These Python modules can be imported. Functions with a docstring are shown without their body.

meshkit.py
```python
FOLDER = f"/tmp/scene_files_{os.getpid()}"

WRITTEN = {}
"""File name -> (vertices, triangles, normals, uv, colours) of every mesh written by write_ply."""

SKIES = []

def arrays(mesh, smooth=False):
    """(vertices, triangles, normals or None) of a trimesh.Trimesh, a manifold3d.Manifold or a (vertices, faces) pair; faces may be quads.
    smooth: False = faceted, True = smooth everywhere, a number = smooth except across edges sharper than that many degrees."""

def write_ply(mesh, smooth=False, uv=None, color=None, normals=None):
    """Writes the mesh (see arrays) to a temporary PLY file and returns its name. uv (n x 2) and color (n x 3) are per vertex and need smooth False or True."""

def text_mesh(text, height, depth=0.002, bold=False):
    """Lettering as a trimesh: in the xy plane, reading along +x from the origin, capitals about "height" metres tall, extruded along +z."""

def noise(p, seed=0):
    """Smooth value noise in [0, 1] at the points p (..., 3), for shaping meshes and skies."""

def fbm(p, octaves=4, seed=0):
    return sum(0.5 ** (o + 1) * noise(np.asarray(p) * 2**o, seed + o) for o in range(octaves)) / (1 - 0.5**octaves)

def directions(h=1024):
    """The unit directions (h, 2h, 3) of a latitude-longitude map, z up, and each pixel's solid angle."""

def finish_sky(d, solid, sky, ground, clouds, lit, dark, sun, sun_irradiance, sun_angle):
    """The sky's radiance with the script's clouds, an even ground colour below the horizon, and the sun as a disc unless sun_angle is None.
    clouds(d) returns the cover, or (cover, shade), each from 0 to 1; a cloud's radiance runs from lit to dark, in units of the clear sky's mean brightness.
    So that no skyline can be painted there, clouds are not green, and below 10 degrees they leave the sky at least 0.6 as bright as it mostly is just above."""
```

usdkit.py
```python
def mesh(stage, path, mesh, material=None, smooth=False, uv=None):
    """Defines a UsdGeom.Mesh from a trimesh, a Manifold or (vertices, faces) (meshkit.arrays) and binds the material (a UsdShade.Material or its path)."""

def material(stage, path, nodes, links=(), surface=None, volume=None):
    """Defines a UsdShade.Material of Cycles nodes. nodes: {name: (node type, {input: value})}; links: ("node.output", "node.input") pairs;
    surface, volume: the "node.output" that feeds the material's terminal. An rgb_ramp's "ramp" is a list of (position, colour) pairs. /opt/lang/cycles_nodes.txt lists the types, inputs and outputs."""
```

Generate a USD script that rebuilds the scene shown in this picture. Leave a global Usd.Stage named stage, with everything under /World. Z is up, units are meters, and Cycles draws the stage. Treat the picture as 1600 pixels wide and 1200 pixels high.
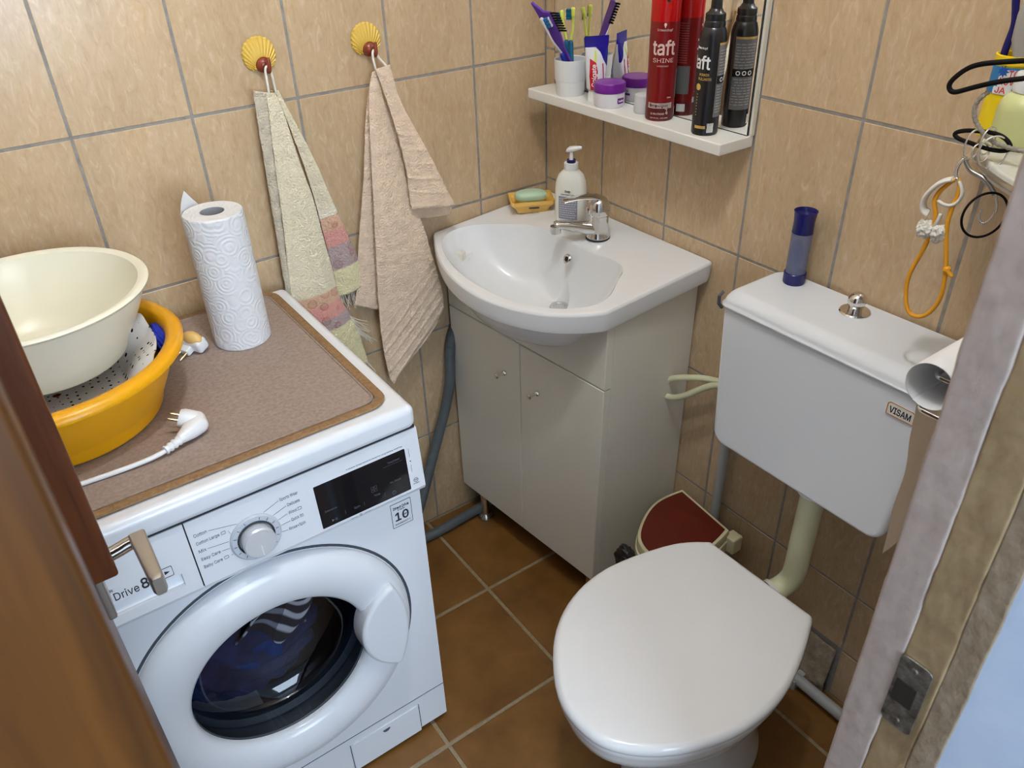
import math, random
import numpy as np, trimesh, shapely
from shapely.geometry import Polygon
import manifold3d as m3
from scipy.interpolate import CubicSpline
from pxr import Usd, UsdGeom, UsdLux, Gf, Sdf, UsdShade
import usdkit, meshkit

random.seed(7); RNG = np.random.default_rng(7)
PI = math.pi
stage = Usd.Stage.CreateInMemory()
UsdGeom.SetStageUpAxis(stage, UsdGeom.Tokens.z)
UsdGeom.SetStageMetersPerUnit(stage, 1.0)
UsdGeom.Xform.Define(stage, '/World'); UsdGeom.Scope.Define(stage, '/World/Looks')

# ---------------------------------------------------------------- camera
cam = UsdGeom.Camera.Define(stage, '/World/camera')
RGT = np.array([0.81399118, -0.58012589, -0.0295348]); DWN = np.array([-0.33852349, -0.43244568, -0.83569886]); FWD = np.array([0.47203835, 0.69024972, -0.54839321])
CAM = np.array([-1.1573, -1.5104, 1.5403])
mm = Gf.Matrix4d(*RGT, 0, *(-DWN), 0, *(-FWD), 0, *CAM, 1)
cam.AddTransformOp().Set(mm)
cam.CreateHorizontalApertureAttr(36.0); cam.CreateVerticalApertureAttr(27.0)
cam.CreateFocalLengthAttr(1237.75 * 36.0 / 1600)
cam.CreateClippingRangeAttr(Gf.Vec2f(0.01, 50))
cam.CreateFStopAttr(11.6); cam.CreateFocusDistanceAttr(1.30)
EXPOSURE = 0.62
cam.CreateExposureAttr(EXPOSURE)

# ---------------------------------------------------------------- light
LAMP = np.array([-0.86, -1.06, 2.64]); LAMP_W = 205.0
HALL_I = 7.5
dome = UsdLux.DomeLight.Define(stage, '/World/sky'); dome.CreateIntensityAttr(0.25); dome.CreateColorAttr(Gf.Vec3f(.75, .86, 1))
win = UsdLux.RectLight.Define(stage, '/World/hall_window_light')
win.CreateWidthAttr(1.1); win.CreateHeightAttr(1.3); win.CreateIntensityAttr(HALL_I); win.CreateColorAttr(Gf.Vec3f(.66, .82, 1.0))
win.AddTranslateOp().Set(Gf.Vec3d(-0.95, -3.27, 1.55)); win.AddRotateXYZOp().Set(Gf.Vec3f(90, 0, 0))

# ---------------------------------------------------------------- helpers
USED = {}
def numbered(parent, name):
    k = (parent, name); USED[k] = USED.get(k, -1) + 1
    return name if USED[k] == 0 else f'{name}_{USED[k]:03d}'
class T:
    def __init__(s, path, loc): s.path, s.loc, s.prim = path, np.asarray(loc, float), stage.GetPrimAtPath(path)
def setd(p, **kw):
    for k, v in kw.items():
        if v is not None: p.SetCustomDataByKey(k, v)
def thing(name, label=None, cat=None, loc=(0, 0, 0), group=None, kind=None):
    path = '/World/' + numbered('/World', name)
    x = UsdGeom.Xform.Define(stage, path)
    x.AddTranslateOp().Set(Gf.Vec3d(*map(float, loc)))
    setd(x.GetPrim(), label=label, category=cat, group=group, kind=kind)
    return T(path, loc)
def _tm(m):
    v, f, _ = meshkit.arrays(m, False); return trimesh.Trimesh(v, f, process=False)
def mk(parent, name, mesh, mat, smooth=30, label=None, kind=None, uv=None):
    """one part; mesh in world coordinates"""
    path = parent.path + '/' + numbered(parent.path, name)
    v, f, _ = meshkit.arrays(mesh, False)
    u = usdkit.mesh(stage, path, (v - parent.loc, f), mat, smooth=smooth, uv=uv)
    setd(u.GetPrim(), label=label, kind=kind)
    return T(path, parent.loc)
def solo(name, mesh, mat, label=None, cat=None, group=None, kind=None, smooth=30, uv=None):
    path = '/World/' + numbered('/World', name)
    v, f, _ = meshkit.arrays(mesh, False)
    u = usdkit.mesh(stage, path, (v, f), mat, smooth=smooth, uv=uv)
    setd(u.GetPrim(), label=label, category=cat, group=group, kind=kind)
    return T(path, (0, 0, 0))
cat_ = lambda *ms: trimesh.util.concatenate([_tm(m) for m in ms])
def box(x0, x1, y0, y1, z0, z1):
    b = trimesh.creation.box(extents=(x1 - x0, y1 - y0, z1 - z0)); b.apply_translation(((x0 + x1) / 2, (y0 + y1) / 2, (z0 + z1) / 2)); return b
def rbox(x0, x1, y0, y1, z0, z1, r=.004, n=3):
    a = np.linspace(0, PI / 2, n + 1); pts = []
    d = np.array([(math.sin(p) * math.cos(t), math.sin(p) * math.sin(t), math.cos(p)) for p in a for t in a])
    for sx in (-1, 1):
        for sy in (-1, 1):
            for sz in (-1, 1):
                c = np.array([x1 - r if sx > 0 else x0 + r, y1 - r if sy > 0 else y0 + r, z1 - r if sz > 0 else z0 + r])
                pts.append(c + d * r * np.array([sx, sy, sz]))
    return trimesh.convex.convex_hull(np.vstack(pts))
def hull(pts): return trimesh.convex.convex_hull(np.asarray(pts, float))
def lathe(prof, n=48, c=(0, 0, 0), axis='z', sx=1, sy=1):
    """prof: (r, h) pairs, closed at axis if r==0"""
    prof = np.asarray(prof, float); m = len(prof); th = np.arange(n) * 2 * PI / n
    v = np.stack([np.outer(prof[:, 0], np.cos(th)) * sx, np.outer(prof[:, 0], np.sin(th)) * sy, np.repeat(prof[:, 1][:, None], n, 1)], -1).reshape(-1, 3)
    f = []
    for i in range(m - 1):
        for j in range(n):
            a, b, c2, d = i * n + j, i * n + (j + 1) % n, (i + 1) * n + (j + 1) % n, (i + 1) * n + j
            if prof[i, 0] > 1e-9: f.append((a, b, c2))
            if prof[i + 1, 0] > 1e-9: f.append((a, c2, d))
    if axis == 'x': v = v[:, [2, 0, 1]]
    if axis == 'y': v = v[:, [1, 2, 0]]
    t = trimesh.Trimesh(v + np.asarray(c, float), f, process=False); t.merge_vertices(); return t
def arc(cx, cy, r, a0, a1, n=6):
    a = np.radians(np.linspace(a0, a1, n)); return [(cx + r * math.cos(t), cy + r * math.sin(t)) for t in a]
def spline(pts, n=60, closed=False):
    p = np.asarray(pts, float)
    if closed: p = np.vstack([p, p[:1]])
    t = np.r_[0, np.cumsum(np.linalg.norm(np.diff(p, axis=0), axis=1) ** .5)]
    cs = CubicSpline(t, p, bc_type='periodic' if closed else 'natural')
    return cs(np.linspace(0, t[-1], n, endpoint=not closed))
def tube(path, r, n=10, closed=False, sy=1.0):
    p = np.asarray(path, float); m = len(p)
    r = np.full(m, r) if np.ndim(r) == 0 else np.asarray(r, float)
    if closed: tg = np.roll(p, -1, 0) - np.roll(p, 1, 0)
    else: tg = np.gradient(p, axis=0)
    tg /= np.maximum(np.linalg.norm(tg, axis=1, keepdims=True), 1e-12)
    up = np.array([0, 0, 1.]) if abs(tg[0, 2]) < .9 else np.array([1., 0, 0])
    a = np.cross(tg[0], up); a /= np.linalg.norm(a); V = []
    th = np.arange(n) * 2 * PI / n
    for i in range(m):
        a = a - tg[i] * a.dot(tg[i]); a /= np.linalg.norm(a); b = np.cross(tg[i], a)
        V.append(p[i] + r[i] * (np.outer(np.cos(th), a) + sy * np.outer(np.sin(th), b)))
    V = np.vstack(V); F = []
    for i in range(m if closed else m - 1):
        k = (i + 1) % m
        for j in range(n):
            A, B, C, D = i * n + j, i * n + (j + 1) % n, k * n + (j + 1) % n, k * n + j
            F += [(A, C, B), (A, D, C)]
    if not closed:
        V = np.vstack([V, p[:1], p[-1:]]); c0, c1 = m * n, m * n + 1
        for j in range(n): F += [(c0, j, (j + 1) % n), (c1, (m - 1) * n + (j + 1) % n, (m - 1) * n + j)]
    t = trimesh.Trimesh(V, F, process=False); t.fix_normals(); return t
def frame_mesh(m, o, r, u):
    """mesh drawn in xy (z = thickness) placed with origin o, right r, up u"""
    m = _tm(m).copy(); r, u = np.asarray(r, float), np.asarray(u, float); n = np.cross(r, u); v = np.array(m.vertices)
    m.vertices = np.asarray(o) + np.outer(v[:, 0], r) + np.outer(v[:, 1], u) + np.outer(v[:, 2], n); return m
def extr(poly, d):
    if not isinstance(poly, shapely.Geometry): poly = Polygon(poly)
    return trimesh.util.concatenate([trimesh.creation.extrude_polygon(g, d, engine='earcut') for g in getattr(poly, 'geoms', [poly])])
def rrect(w, h, r, cx=0, cy=0):
    return shapely.affinity.translate(shapely.box(-w / 2 + r, -h / 2 + r, w / 2 - r, h / 2 - r).buffer(r, quad_segs=5), cx, cy)
def bevel_extr(poly, d, b=.003, n=3):
    """extrude along z with rounded upper edge"""
    poly = poly if isinstance(poly, shapely.Geometry) else Polygon(poly)
    out = np.array(poly.exterior.coords)[:-1]
    if Polygon(out).exterior.is_ccw is False: out = out[::-1]
    N = len(out); rings = [(0, 0.)] + [(d - b + b * math.sin(a), b * (1 - math.cos(a))) for a in np.linspace(0, PI / 2, n + 1)]
    nx = np.roll(out, -1, 0) - np.roll(out, 1, 0); nx = np.stack([nx[:, 1], -nx[:, 0]], 1); nx /= np.linalg.norm(nx, axis=1, keepdims=True)
    V = np.vstack([np.c_[out - nx * o, np.full(N, z)] for z, o in rings]); F = []
    for i in range(len(rings) - 1):
        for j in range(N):
            a, b2, c, e = i * N + j, i * N + (j + 1) % N, (i + 1) * N + (j + 1) % N, (i + 1) * N + j
            F += [(a, b2, c), (a, c, e)]
    k = (len(rings) - 1) * N
    tv, tf = trimesh.creation.triangulate_polygon(Polygon(V[k:, :2]), engine='earcut')
    idx = [int(np.argmin(np.linalg.norm(V[k:, :2] - q[:2], axis=1))) for q in tv]
    for t in tf:
        F.append([k + idx[i] for i in t]); F.append([idx[i] for i in t[::-1]])
    return trimesh.Trimesh(V, F, process=False)
text = lambda s, h, d=.0003, bold=False: meshkit.text_mesh(s, h, d, bold)
def fit_text(s, h, w=None, d=.0003, bold=False, align=0):
    m = text(s, h, d, bold); x0, x1 = m.bounds[0][0], m.bounds[1][0]
    m.apply_translation((-x0, 0, 0)); L = x1 - x0
    if w: m.apply_scale((w / L, 1, 1)); L = w
    m.apply_translation((-align * L, 0, 0)); return m
def wrap(m, c, R, az, z):
    """wrap mesh drawn in xy onto a cylinder of radius R about vertical axis c; x=0 at azimuth az, y=0 at height z"""
    m = _tm(m).copy(); v = np.array(m.vertices)
    for _ in range(2):
        if np.ptp(v[:, 0]) / R > .35: m = m.subdivide(); v = np.array(m.vertices)
    a = az + v[:, 0] / R; r = R + v[:, 2]
    m.vertices = np.c_[c[0] + r * np.cos(a), c[1] + r * np.sin(a), z + v[:, 1]]; return m
def mrect(x0, x1, y0, y1, d=.0003, n=1):
    """flat rectangle split n times across x"""
    bs = []; xs = np.linspace(x0, x1, n + 1)
    return trimesh.util.concatenate([box(xs[i], xs[i + 1], y0, y1, 0, d) for i in range(n)])
def cloth(P, th=.003):
    """P: (nv, nu, 3) grid -> closed sheet with thickness, plus uv"""
    nv, nu = P.shape[:2]
    du = np.gradient(P, axis=1); dv = np.gradient(P, axis=0); n = np.cross(du, dv); n /= np.maximum(np.linalg.norm(n, axis=2, keepdims=True), 1e-9)
    if n[..., 1].mean() > 0: n = -n; flip = True
    else: flip = False
    V = np.vstack([P.reshape(-1, 3), (P - n * th).reshape(-1, 3)]); F = []; M = nv * nu
    i, j = np.meshgrid(np.arange(nv - 1), np.arange(nu - 1), indexing='ij'); a = (i * nu + j).ravel(); b = a + 1; c = a + nu; d = c + 1
    q = [np.c_[a, b, d], np.c_[a, d, c]]; q2 = [np.c_[a, d, b] + M, np.c_[a, c, d] + M]
    F = np.vstack(q + q2)
    e = list(range(nu)) + [k * nu + nu - 1 for k in range(1, nv)] + [(nv - 1) * nu + k for k in range(nu - 2, -1, -1)] + [k * nu for k in range(nv - 2, 0, -1)]
    e = np.array(e); e2 = np.roll(e, -1); S = np.vstack([np.c_[e, e + M, e2], np.c_[e2, e + M, e2 + M]])
    F = np.vstack([F, S])
    if flip: F = F[:, ::-1]
    uu, vv = np.meshgrid(np.linspace(0, 1, nu), np.linspace(0, 1, nv)); uv = np.c_[uu.ravel(), vv.ravel()]
    return (V, F), np.vstack([uv, uv])
def resample(pl, n):
    p = np.asarray(pl, float); s = spline(p, 400); t = np.r_[0, np.cumsum(np.linalg.norm(np.diff(s, axis=0), axis=1))]
    return np.stack([np.interp(np.linspace(0, t[-1], n), t, s[:, k]) for k in range(s.shape[1])], 1)
def instance(src, name, loc, rotz=0, label=None, cat=None, group=None):
    path = '/World/' + numbered('/World', name); x = UsdGeom.Xform.Define(stage, path)
    x.AddTranslateOp().Set(Gf.Vec3d(*map(float, loc)))
    if rotz: x.AddRotateZOp().Set(rotz)
    x.GetPrim().GetReferences().AddInternalReference(src.path); x.GetPrim().SetInstanceable(True)
    setd(x.GetPrim(), label=label, category=cat, group=group); return T(path, loc)

# ---------------------------------------------------------------- materials
def lin(*c): return tuple(((v / 255 / 12.92) if v <= 10 else ((v / 255 + .055) / 1.055) ** 2.4) for v in c)
def pm(name, col, rough=.4, bump=None, **kw):
    nodes = {'p': ('principled_bsdf', dict(base_color=col, roughness=rough, **kw))}; links = []
    if bump:
        sc, st, dist = bump
        nodes['tc'] = ('texture_coordinate', {}); nodes['n'] = ('noise_texture', dict(scale=sc, detail=3.0)); nodes['b'] = ('bump', dict(strength=st, distance=dist))
        links = [('tc.object', 'n.vector'), ('n.fac', 'b.height'), ('b.normal', 'p.normal')]
    return usdkit.material(stage, '/World/Looks/' + name, nodes, links, surface='p.BSDF')
def noisy(name, stops, rough=.5, scale=(1, 1, 1), nscale=8, detail=6., distortion=0., bump=(.1, .002), rnd=True, coord='position', nrough=.6, **kw):
    nodes = {'g': ('geometry', {}), 'tc': ('texture_coordinate', {}), 'oi': ('object_info', {}), 'cx': ('combine_xyz', {}), 'mu': ('math', dict(math_type='multiply', value2=37.0)),
             'm': ('mapping', dict(scale=scale)), 'n': ('noise_texture', dict(scale=nscale, detail=detail, roughness=nrough, distortion=distortion)),
             'r': ('rgb_ramp', {'ramp': stops}), 'p': ('principled_bsdf', dict(roughness=rough, **kw)), 'b': ('bump', dict(strength=bump[0], distance=bump[1]))}
    links = [('g.position' if coord == 'position' else 'tc.object', 'm.vector'), ('m.vector', 'n.vector'), ('n.fac', 'r.fac'), ('r.color', 'p.base_color'), ('n.fac', 'b.height'), ('b.normal', 'p.normal')]
    if rnd: links += [('oi.random', 'mu.value1'), ('mu.value', 'cx.x'), ('mu.value', 'cx.z'), ('cx.vector', 'm.location')]
    return usdkit.material(stage, '/World/Looks/' + name, nodes, links, surface='p.BSDF')
def tile_mat():
    nodes = {'g': ('geometry', {}), 'oi': ('object_info', {}), 'mu': ('math', dict(math_type='multiply', value2=53.0)), 'cx': ('combine_xyz', {}),
             'm': ('mapping', dict(scale=(1, 1, .34), rotation=(.12, .12, 0))), 'm2': ('mapping', dict(scale=(1, 1, .35), rotation=(.10, .10, 0))),
             'n1': ('noise_texture', dict(scale=95., detail=6., roughness=.60, distortion=1.1)), 'n2': ('noise_texture', dict(scale=13., detail=3., roughness=.5)), 'n3': ('noise_texture', dict(scale=150., detail=3., roughness=.6, distortion=.4)),
             'r1': ('rgb_ramp', {'ramp': [(.25, lin(187, 159, 124)), (.42, lin(197, 170, 135)), (.57, lin(202, 176, 142)), (.66, lin(209, 186, 154)), (.8, lin(217, 197, 166))]}),
             'r2': ('rgb_ramp', {'ramp': [(.28, (.91, .90, .88)), (.6, (1.0, 1.0, 1.0)), (.75, (1.04, 1.0, .95))]}),
             'r3': ('rgb_ramp', {'ramp': [(.60, (1, 1, 1)), (.80, (.84, .79, .72))]}),
             'x1': ('mix_color', dict(blend_type='multiply', fac=1.0)), 'x2': ('mix_color', dict(blend_type='multiply', fac=.7)),
             'p': ('principled_bsdf', dict(roughness=.22, specular_ior_level=.45)), 'b': ('bump', dict(strength=.12, distance=.0015))}
    links = [('g.position', 'm.vector'), ('g.position', 'm2.vector'), ('oi.random', 'mu.value1'), ('mu.value', 'cx.x'), ('mu.value', 'cx.z'), ('cx.vector', 'm.location'), ('cx.vector', 'm2.location'),
             ('m.vector', 'n1.vector'), ('m2.vector', 'n2.vector'), ('m.vector', 'n3.vector'), ('n1.fac', 'r1.fac'), ('n2.fac', 'r2.fac'), ('n3.fac', 'r3.fac'),
             ('r1.color', 'x1.a'), ('r2.color', 'x1.b'), ('x1.result', 'x2.a'), ('r3.color', 'x2.b'), ('x2.result', 'p.base_color'), ('n2.fac', 'b.height'), ('b.normal', 'p.normal')]
    return usdkit.material(stage, '/World/Looks/beige_tile', nodes, links, surface='p.BSDF')
M = {}
M['tile'] = tile_mat()
M['grout'] = noisy('grout', [(.3, lin(130, 126, 121)), (.7, lin(156, 151, 145))], rough=.9, nscale=60, rnd=False)
M['floor_tile'] = noisy('terracotta_tile', [(.25, lin(98, 62, 22)), (.45, lin(116, 78, 32)), (.6, lin(126, 86, 38)), (.8, lin(142, 99, 48))], rough=.42, nscale=9, detail=5, bump=(.15, .003))
M['floor_grout'] = noisy('floor_grout', [(.3, lin(134, 118, 92)), (.7, lin(160, 144, 116))], rough=.9, nscale=80, rnd=False)
M['plaster'] = noisy('white_plaster', [(.3, (.72, .72, .71)), (.7, (.8, .8, .79))], rough=.9, nscale=30, rnd=False)
M['hall_paint'] = noisy('hall_paint', [(.3, lin(196, 214, 238)), (.7, lin(210, 226, 246))], rough=.6, nscale=14, rnd=False)
M['gray_paint'] = noisy('gray_paint', [(.25, lin(168, 150, 140)), (.5, lin(182, 165, 155)), (.8, lin(190, 174, 164))], rough=.6, nscale=60, bump=(.3, .003), rnd=False)
M['olive_paint'] = noisy('olive_paint', [(.25, lin(140, 116, 82)), (.5, lin(158, 133, 97)), (.8, lin(172, 148, 112))], rough=.6, nscale=34, bump=(.4, .004), rnd=False)
M['tan_paint'] = noisy('tan_paint', [(.25, lin(136, 116, 92)), (.6, lin(156, 137, 113)), (.85, lin(170, 152, 130))], rough=.65, nscale=60, bump=(.5, .005), rnd=False)
def wood(name, a, b, c, rough=.38):
    return noisy(name, [(.3, a), (.5, b), (.72, c)], rough=rough, scale=(9, 9, .7), nscale=6, detail=7, distortion=1.2, rnd=False, bump=(.08, .001))
M['wood'] = wood('orange_wood', lin(74, 42, 9), lin(93, 54, 13), lin(108, 65, 19))
M['dark_wood'] = wood('dark_wood', lin(72, 36, 14), lin(92, 48, 20), lin(110, 60, 28))
M['white_enamel'] = pm('white_enamel', (.76, .78, .82), .22)
M['panel_white'] = pm('panel_white', (.74, .76, .80), .28)
M['dark_line'] = pm('dark_line', (.02, .022, .03), .6)
M['print'] = pm('print_gray', lin(84, 90, 108), .6)
M['print_black'] = pm('print_black', lin(40, 42, 50), .6)
M['print_white'] = pm('print_white', (.8, .8, .8), .5)
M['print_dim'] = pm('print_dim', (.10, .105, .12), .5)
M['display'] = pm('display_glass', (.006, .006, .008), .06)
M['chrome'] = pm('chrome', (.72, .72, .72), .10, metallic=1.0)
M['satin'] = pm('satin_metal', (.50, .48, .45), .5, bump=(220, .25, .001), metallic=1.0)
M['silver'] = pm('silver_plastic', (.70, .72, .76), .24, metallic=.35)
M['dial_ring'] = pm('dial_ring', (.52, .55, .60), .3)
M['rubber'] = pm('gasket_rubber', lin(70, 75, 82), .5)
M['drum'] = pm('drum_metal', (.12, .125, .135), .4, metallic=.8)
M['rug'] = noisy('brown_rug', [(.3, lin(140, 122, 112)), (.7, lin(164, 146, 135))], rough=.95, nscale=160, rnd=False, bump=(.6, .002))
M['rug_edge'] = noisy('rug_edge', [(.3, lin(124, 94, 60)), (.7, lin(150, 118, 82))], rough=.9, nscale=160, rnd=False, bump=(.6, .002))
M['yellow'] = pm('yellow_plastic', lin(234, 166, 8), .32, subsurface_weight=.0)
M['cream'] = pm('cream_plastic', lin(240, 236, 216), .3)
M['paper'] = pm('kitchen_paper', (.74, .74, .75), .9)
M['core'] = pm('cardboard_core', lin(150, 150, 155), .9)
M['white_plastic'] = pm('white_plastic', (.78, .78, .78), .35)
M['amber'] = pm('amber_plastic', lin(228, 186, 112), .25)
M['brass'] = pm('brass', (.6, .5, .28), .3, metallic=1.0)
M['shell'] = pm('shell_yellow', lin(220, 182, 80), .35)
M['brown_plastic'] = pm('brown_plastic', lin(132, 58, 36), .25)
M['cabinet'] = pm('cabinet_paint', lin(230, 226, 214), .3)
M['ceramic'] = pm('ceramic', (.80, .81, .82), .10)
M['toilet_ceramic'] = pm('toilet_ceramic', (.74, .73, .71), .12)
M['seat'] = pm('seat_plastic', (.83, .83, .83), .16)
M['tank'] = pm('cistern_plastic', (.76, .79, .83), .22)
M['cream_pipe'] = pm('cream_pipe', lin(218, 218, 182), .4)
M['gray_pipe'] = pm('gray_pipe', lin(172, 174, 172), .5)
M['hose_gray'] = pm('drain_hose', lin(86, 93, 97), .5)
M['bin_cream'] = pm('bin_cream', lin(206, 198, 160), .4)
M['bin_brown'] = pm('bin_brown', lin(92, 26, 10), .35)
M['black_bag'] = pm('black_bag', (.012, .012, .015), .3)
M['red'] = pm('can_red', lin(178, 12, 12), .22)
M['deep_red'] = pm('can_deep_red', lin(120, 10, 12), .28)
M['maroon'] = pm('can_maroon', lin(84, 14, 18), .3)
M['black'] = pm('can_black', (.012, .012, .014), .25)
M['can_gray'] = pm('can_gray', lin(112, 112, 114), .35)
M['gold'] = pm('gold', lin(214, 176, 96), .3, metallic=.4)
M['label_silver'] = pm('label_silver', lin(176, 168, 162), .4, metallic=.2)
M['purple'] = pm('purple_lid', lin(112, 26, 142), .3)
M['violet'] = pm('violet_plastic', lin(92, 48, 160), .35)
M['lilac'] = pm('lilac_plastic', lin(170, 140, 176), .4)
M['navy'] = pm('navy_plastic', lin(18, 18, 92), .3)
M['blue'] = pm('blue_plastic', lin(30, 46, 150), .35)
M['teal'] = pm('teal_plastic', lin(10, 92, 126), .35)
M['lime'] = pm('lime_plastic', lin(214, 222, 96), .35)
M['bristle_blue'] = pm('bristle_blue', lin(42, 108, 160), .8)
M['bristle_white'] = pm('bristle_white', lin(225, 228, 232), .8)
M['soap'] = pm('green_soap', lin(190, 220, 190), .4)
M['dish'] = pm('soap_dish', lin(238, 190, 96), .35)
M['orange'] = pm('orange_elastic', lin(236, 164, 30), .7)
M['white_cloth'] = pm('white_cloth', lin(226, 222, 212), .9)
M['hair_tie'] = pm('hair_tie', (.006, .005, .005), .7, specular_ior_level=.15)
M['twine'] = pm('gray_twine', lin(150, 142, 130), .9, bump=(600, .8, .002))
M['wire'] = pm('wire', (.5, .48, .44), .25, metallic=1.0)
M['marble'] = noisy('marble', [(.35, lin(196, 194, 184)), (.6, lin(226, 226, 218)), (.8, lin(170, 172, 160))], rough=.3, nscale=14, rnd=False)
M['lime_bottle'] = pm('pale_green_bottle', lin(208, 212, 150), .35)
M['powder_yellow'] = pm('powder_yellow', lin(240, 208, 20), .4)
M['sticker_blue'] = pm('sticker_blue', lin(40, 120, 176), .5)
M['sticker_red'] = pm('sticker_red', lin(206, 60, 44), .5)
M['comb_gray'] = pm('comb_gray', lin(168, 162, 154), .4)
M['toilet_paper'] = pm('recycled_paper', lin(222, 202, 178), .95)
M['badge'] = pm('badge_plate', lin(228, 224, 212), .4)
M['badge_orange'] = pm('badge_orange', lin(190, 120, 70), .4)
M['steel_dark'] = noisy('worn_steel', [(.3, lin(84, 74, 60)), (.55, lin(140, 136, 128)), (.8, lin(186, 184, 178))], rough=.4, nscale=90, rnd=False, metallic=.7)
M['dark_hole'] = pm('dark_hole', (.02, .012, .006), .9)
M['shelf_white'] = pm('shelf_white', lin(232, 230, 224), .25)
M['mirror'] = pm('mirror_silver', (.90, .90, .88), .005, metallic=1.0)
M['frame_white'] = pm('frame_white', lin(224, 220, 206), .35)
M['crimp_blue'] = pm('crimp_blue', lin(30, 22, 130), .25)
M['tube_white'] = pm('tube_white', lin(222, 222, 226), .25)
M['tube_steel'] = pm('tube_steel', lin(140, 160, 196), .3)
M['toothpaste_red'] = pm('toothpaste_red', lin(190, 24, 34), .35)
M['mortar'] = noisy('mortar', [(.3, lin(136, 118, 96)), (.7, lin(184, 168, 146))], rough=.95, nscale=40, rnd=False, bump=(.9, .01))
M['sparkle'] = pm('milky_plastic', (.82, .82, .84), .3, transmission_weight=.35, ior=1.2)
def glassy(name, tint, trans=.75, ior=1.45, rough=.02):
    return usdkit.material(stage, '/World/Looks/' + name, {'t': ('transparent_bsdf', dict(color=tint)), 'g': ('glossy_bsdf', dict(color=(.9, .92, .95), roughness=rough)), 'f': ('layer_weight', dict(blend=.5)),
                            'pw': ('math', dict(math_type='power', value2=4.0)), 'ma': ('math', dict(math_type='multiply_add', value2=.7, value3=.05)), 'x': ('mix_closure', {})},
                           [('f.facing', 'pw.value1'), ('pw.value', 'ma.value1'), ('ma.value', 'x.fac'), ('t.BSDF', 'x.closure1'), ('g.BSDF', 'x.closure2')], surface='x.closure')
M['door_glass'] = glassy('washer_glass', (.62, .66, .70))
M['clear_blue'] = usdkit.material(stage, '/World/Looks/clear_blue_plastic', {'t': ('transparent_bsdf', dict(color=(.80, .83, .92))), 'd': ('principled_bsdf', dict(base_color=lin(160, 166, 195), roughness=.2)), 'x': ('mix_closure', dict(fac=.30))},
                                  [('t.BSDF', 'x.closure1'), ('d.BSDF', 'x.closure2')], surface='x.closure')
def terry(name, stops, sheen=.25, scale=260., strength=1.0):
    nodes = {'u': ('texture_coordinate', {}), 's': ('separate_xyz', {}), 'r': ('rgb_ramp', {'ramp': stops}), 'n': ('noise_texture', dict(scale=scale, detail=2.)), 'b': ('bump', dict(strength=strength, distance=.004)),
             'n2': ('noise_texture', dict(scale=55., detail=2.)), 'r2': ('rgb_ramp', {'ramp': [(.35, (.9, .9, .9)), (.65, (1.03, 1.03, 1.03))]}), 'x': ('mix_color', dict(blend_type='multiply', fac=1.0)),
             'p': ('principled_bsdf', dict(roughness=.95, sheen_weight=sheen, specular_ior_level=.1))}
    return usdkit.material(stage, '/World/Looks/' + name, nodes, [('u.UV', 's.vector'), ('s.y', 'r.fac'), ('u.object', 'n.vector'), ('u.object', 'n2.vector'), ('n2.fac', 'r2.fac'), ('r.color', 'x.a'), ('r2.color', 'x.b'), ('x.result', 'p.base_color'), ('n.fac', 'b.height'), ('b.normal', 'p.normal')], surface='p.BSDF')
CRM = lin(232, 220, 190); PCH = lin(222, 180, 152); PNK = lin(224, 160, 150); LAV = lin(186, 164, 162); PLC = lin(230, 220, 176)
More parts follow.
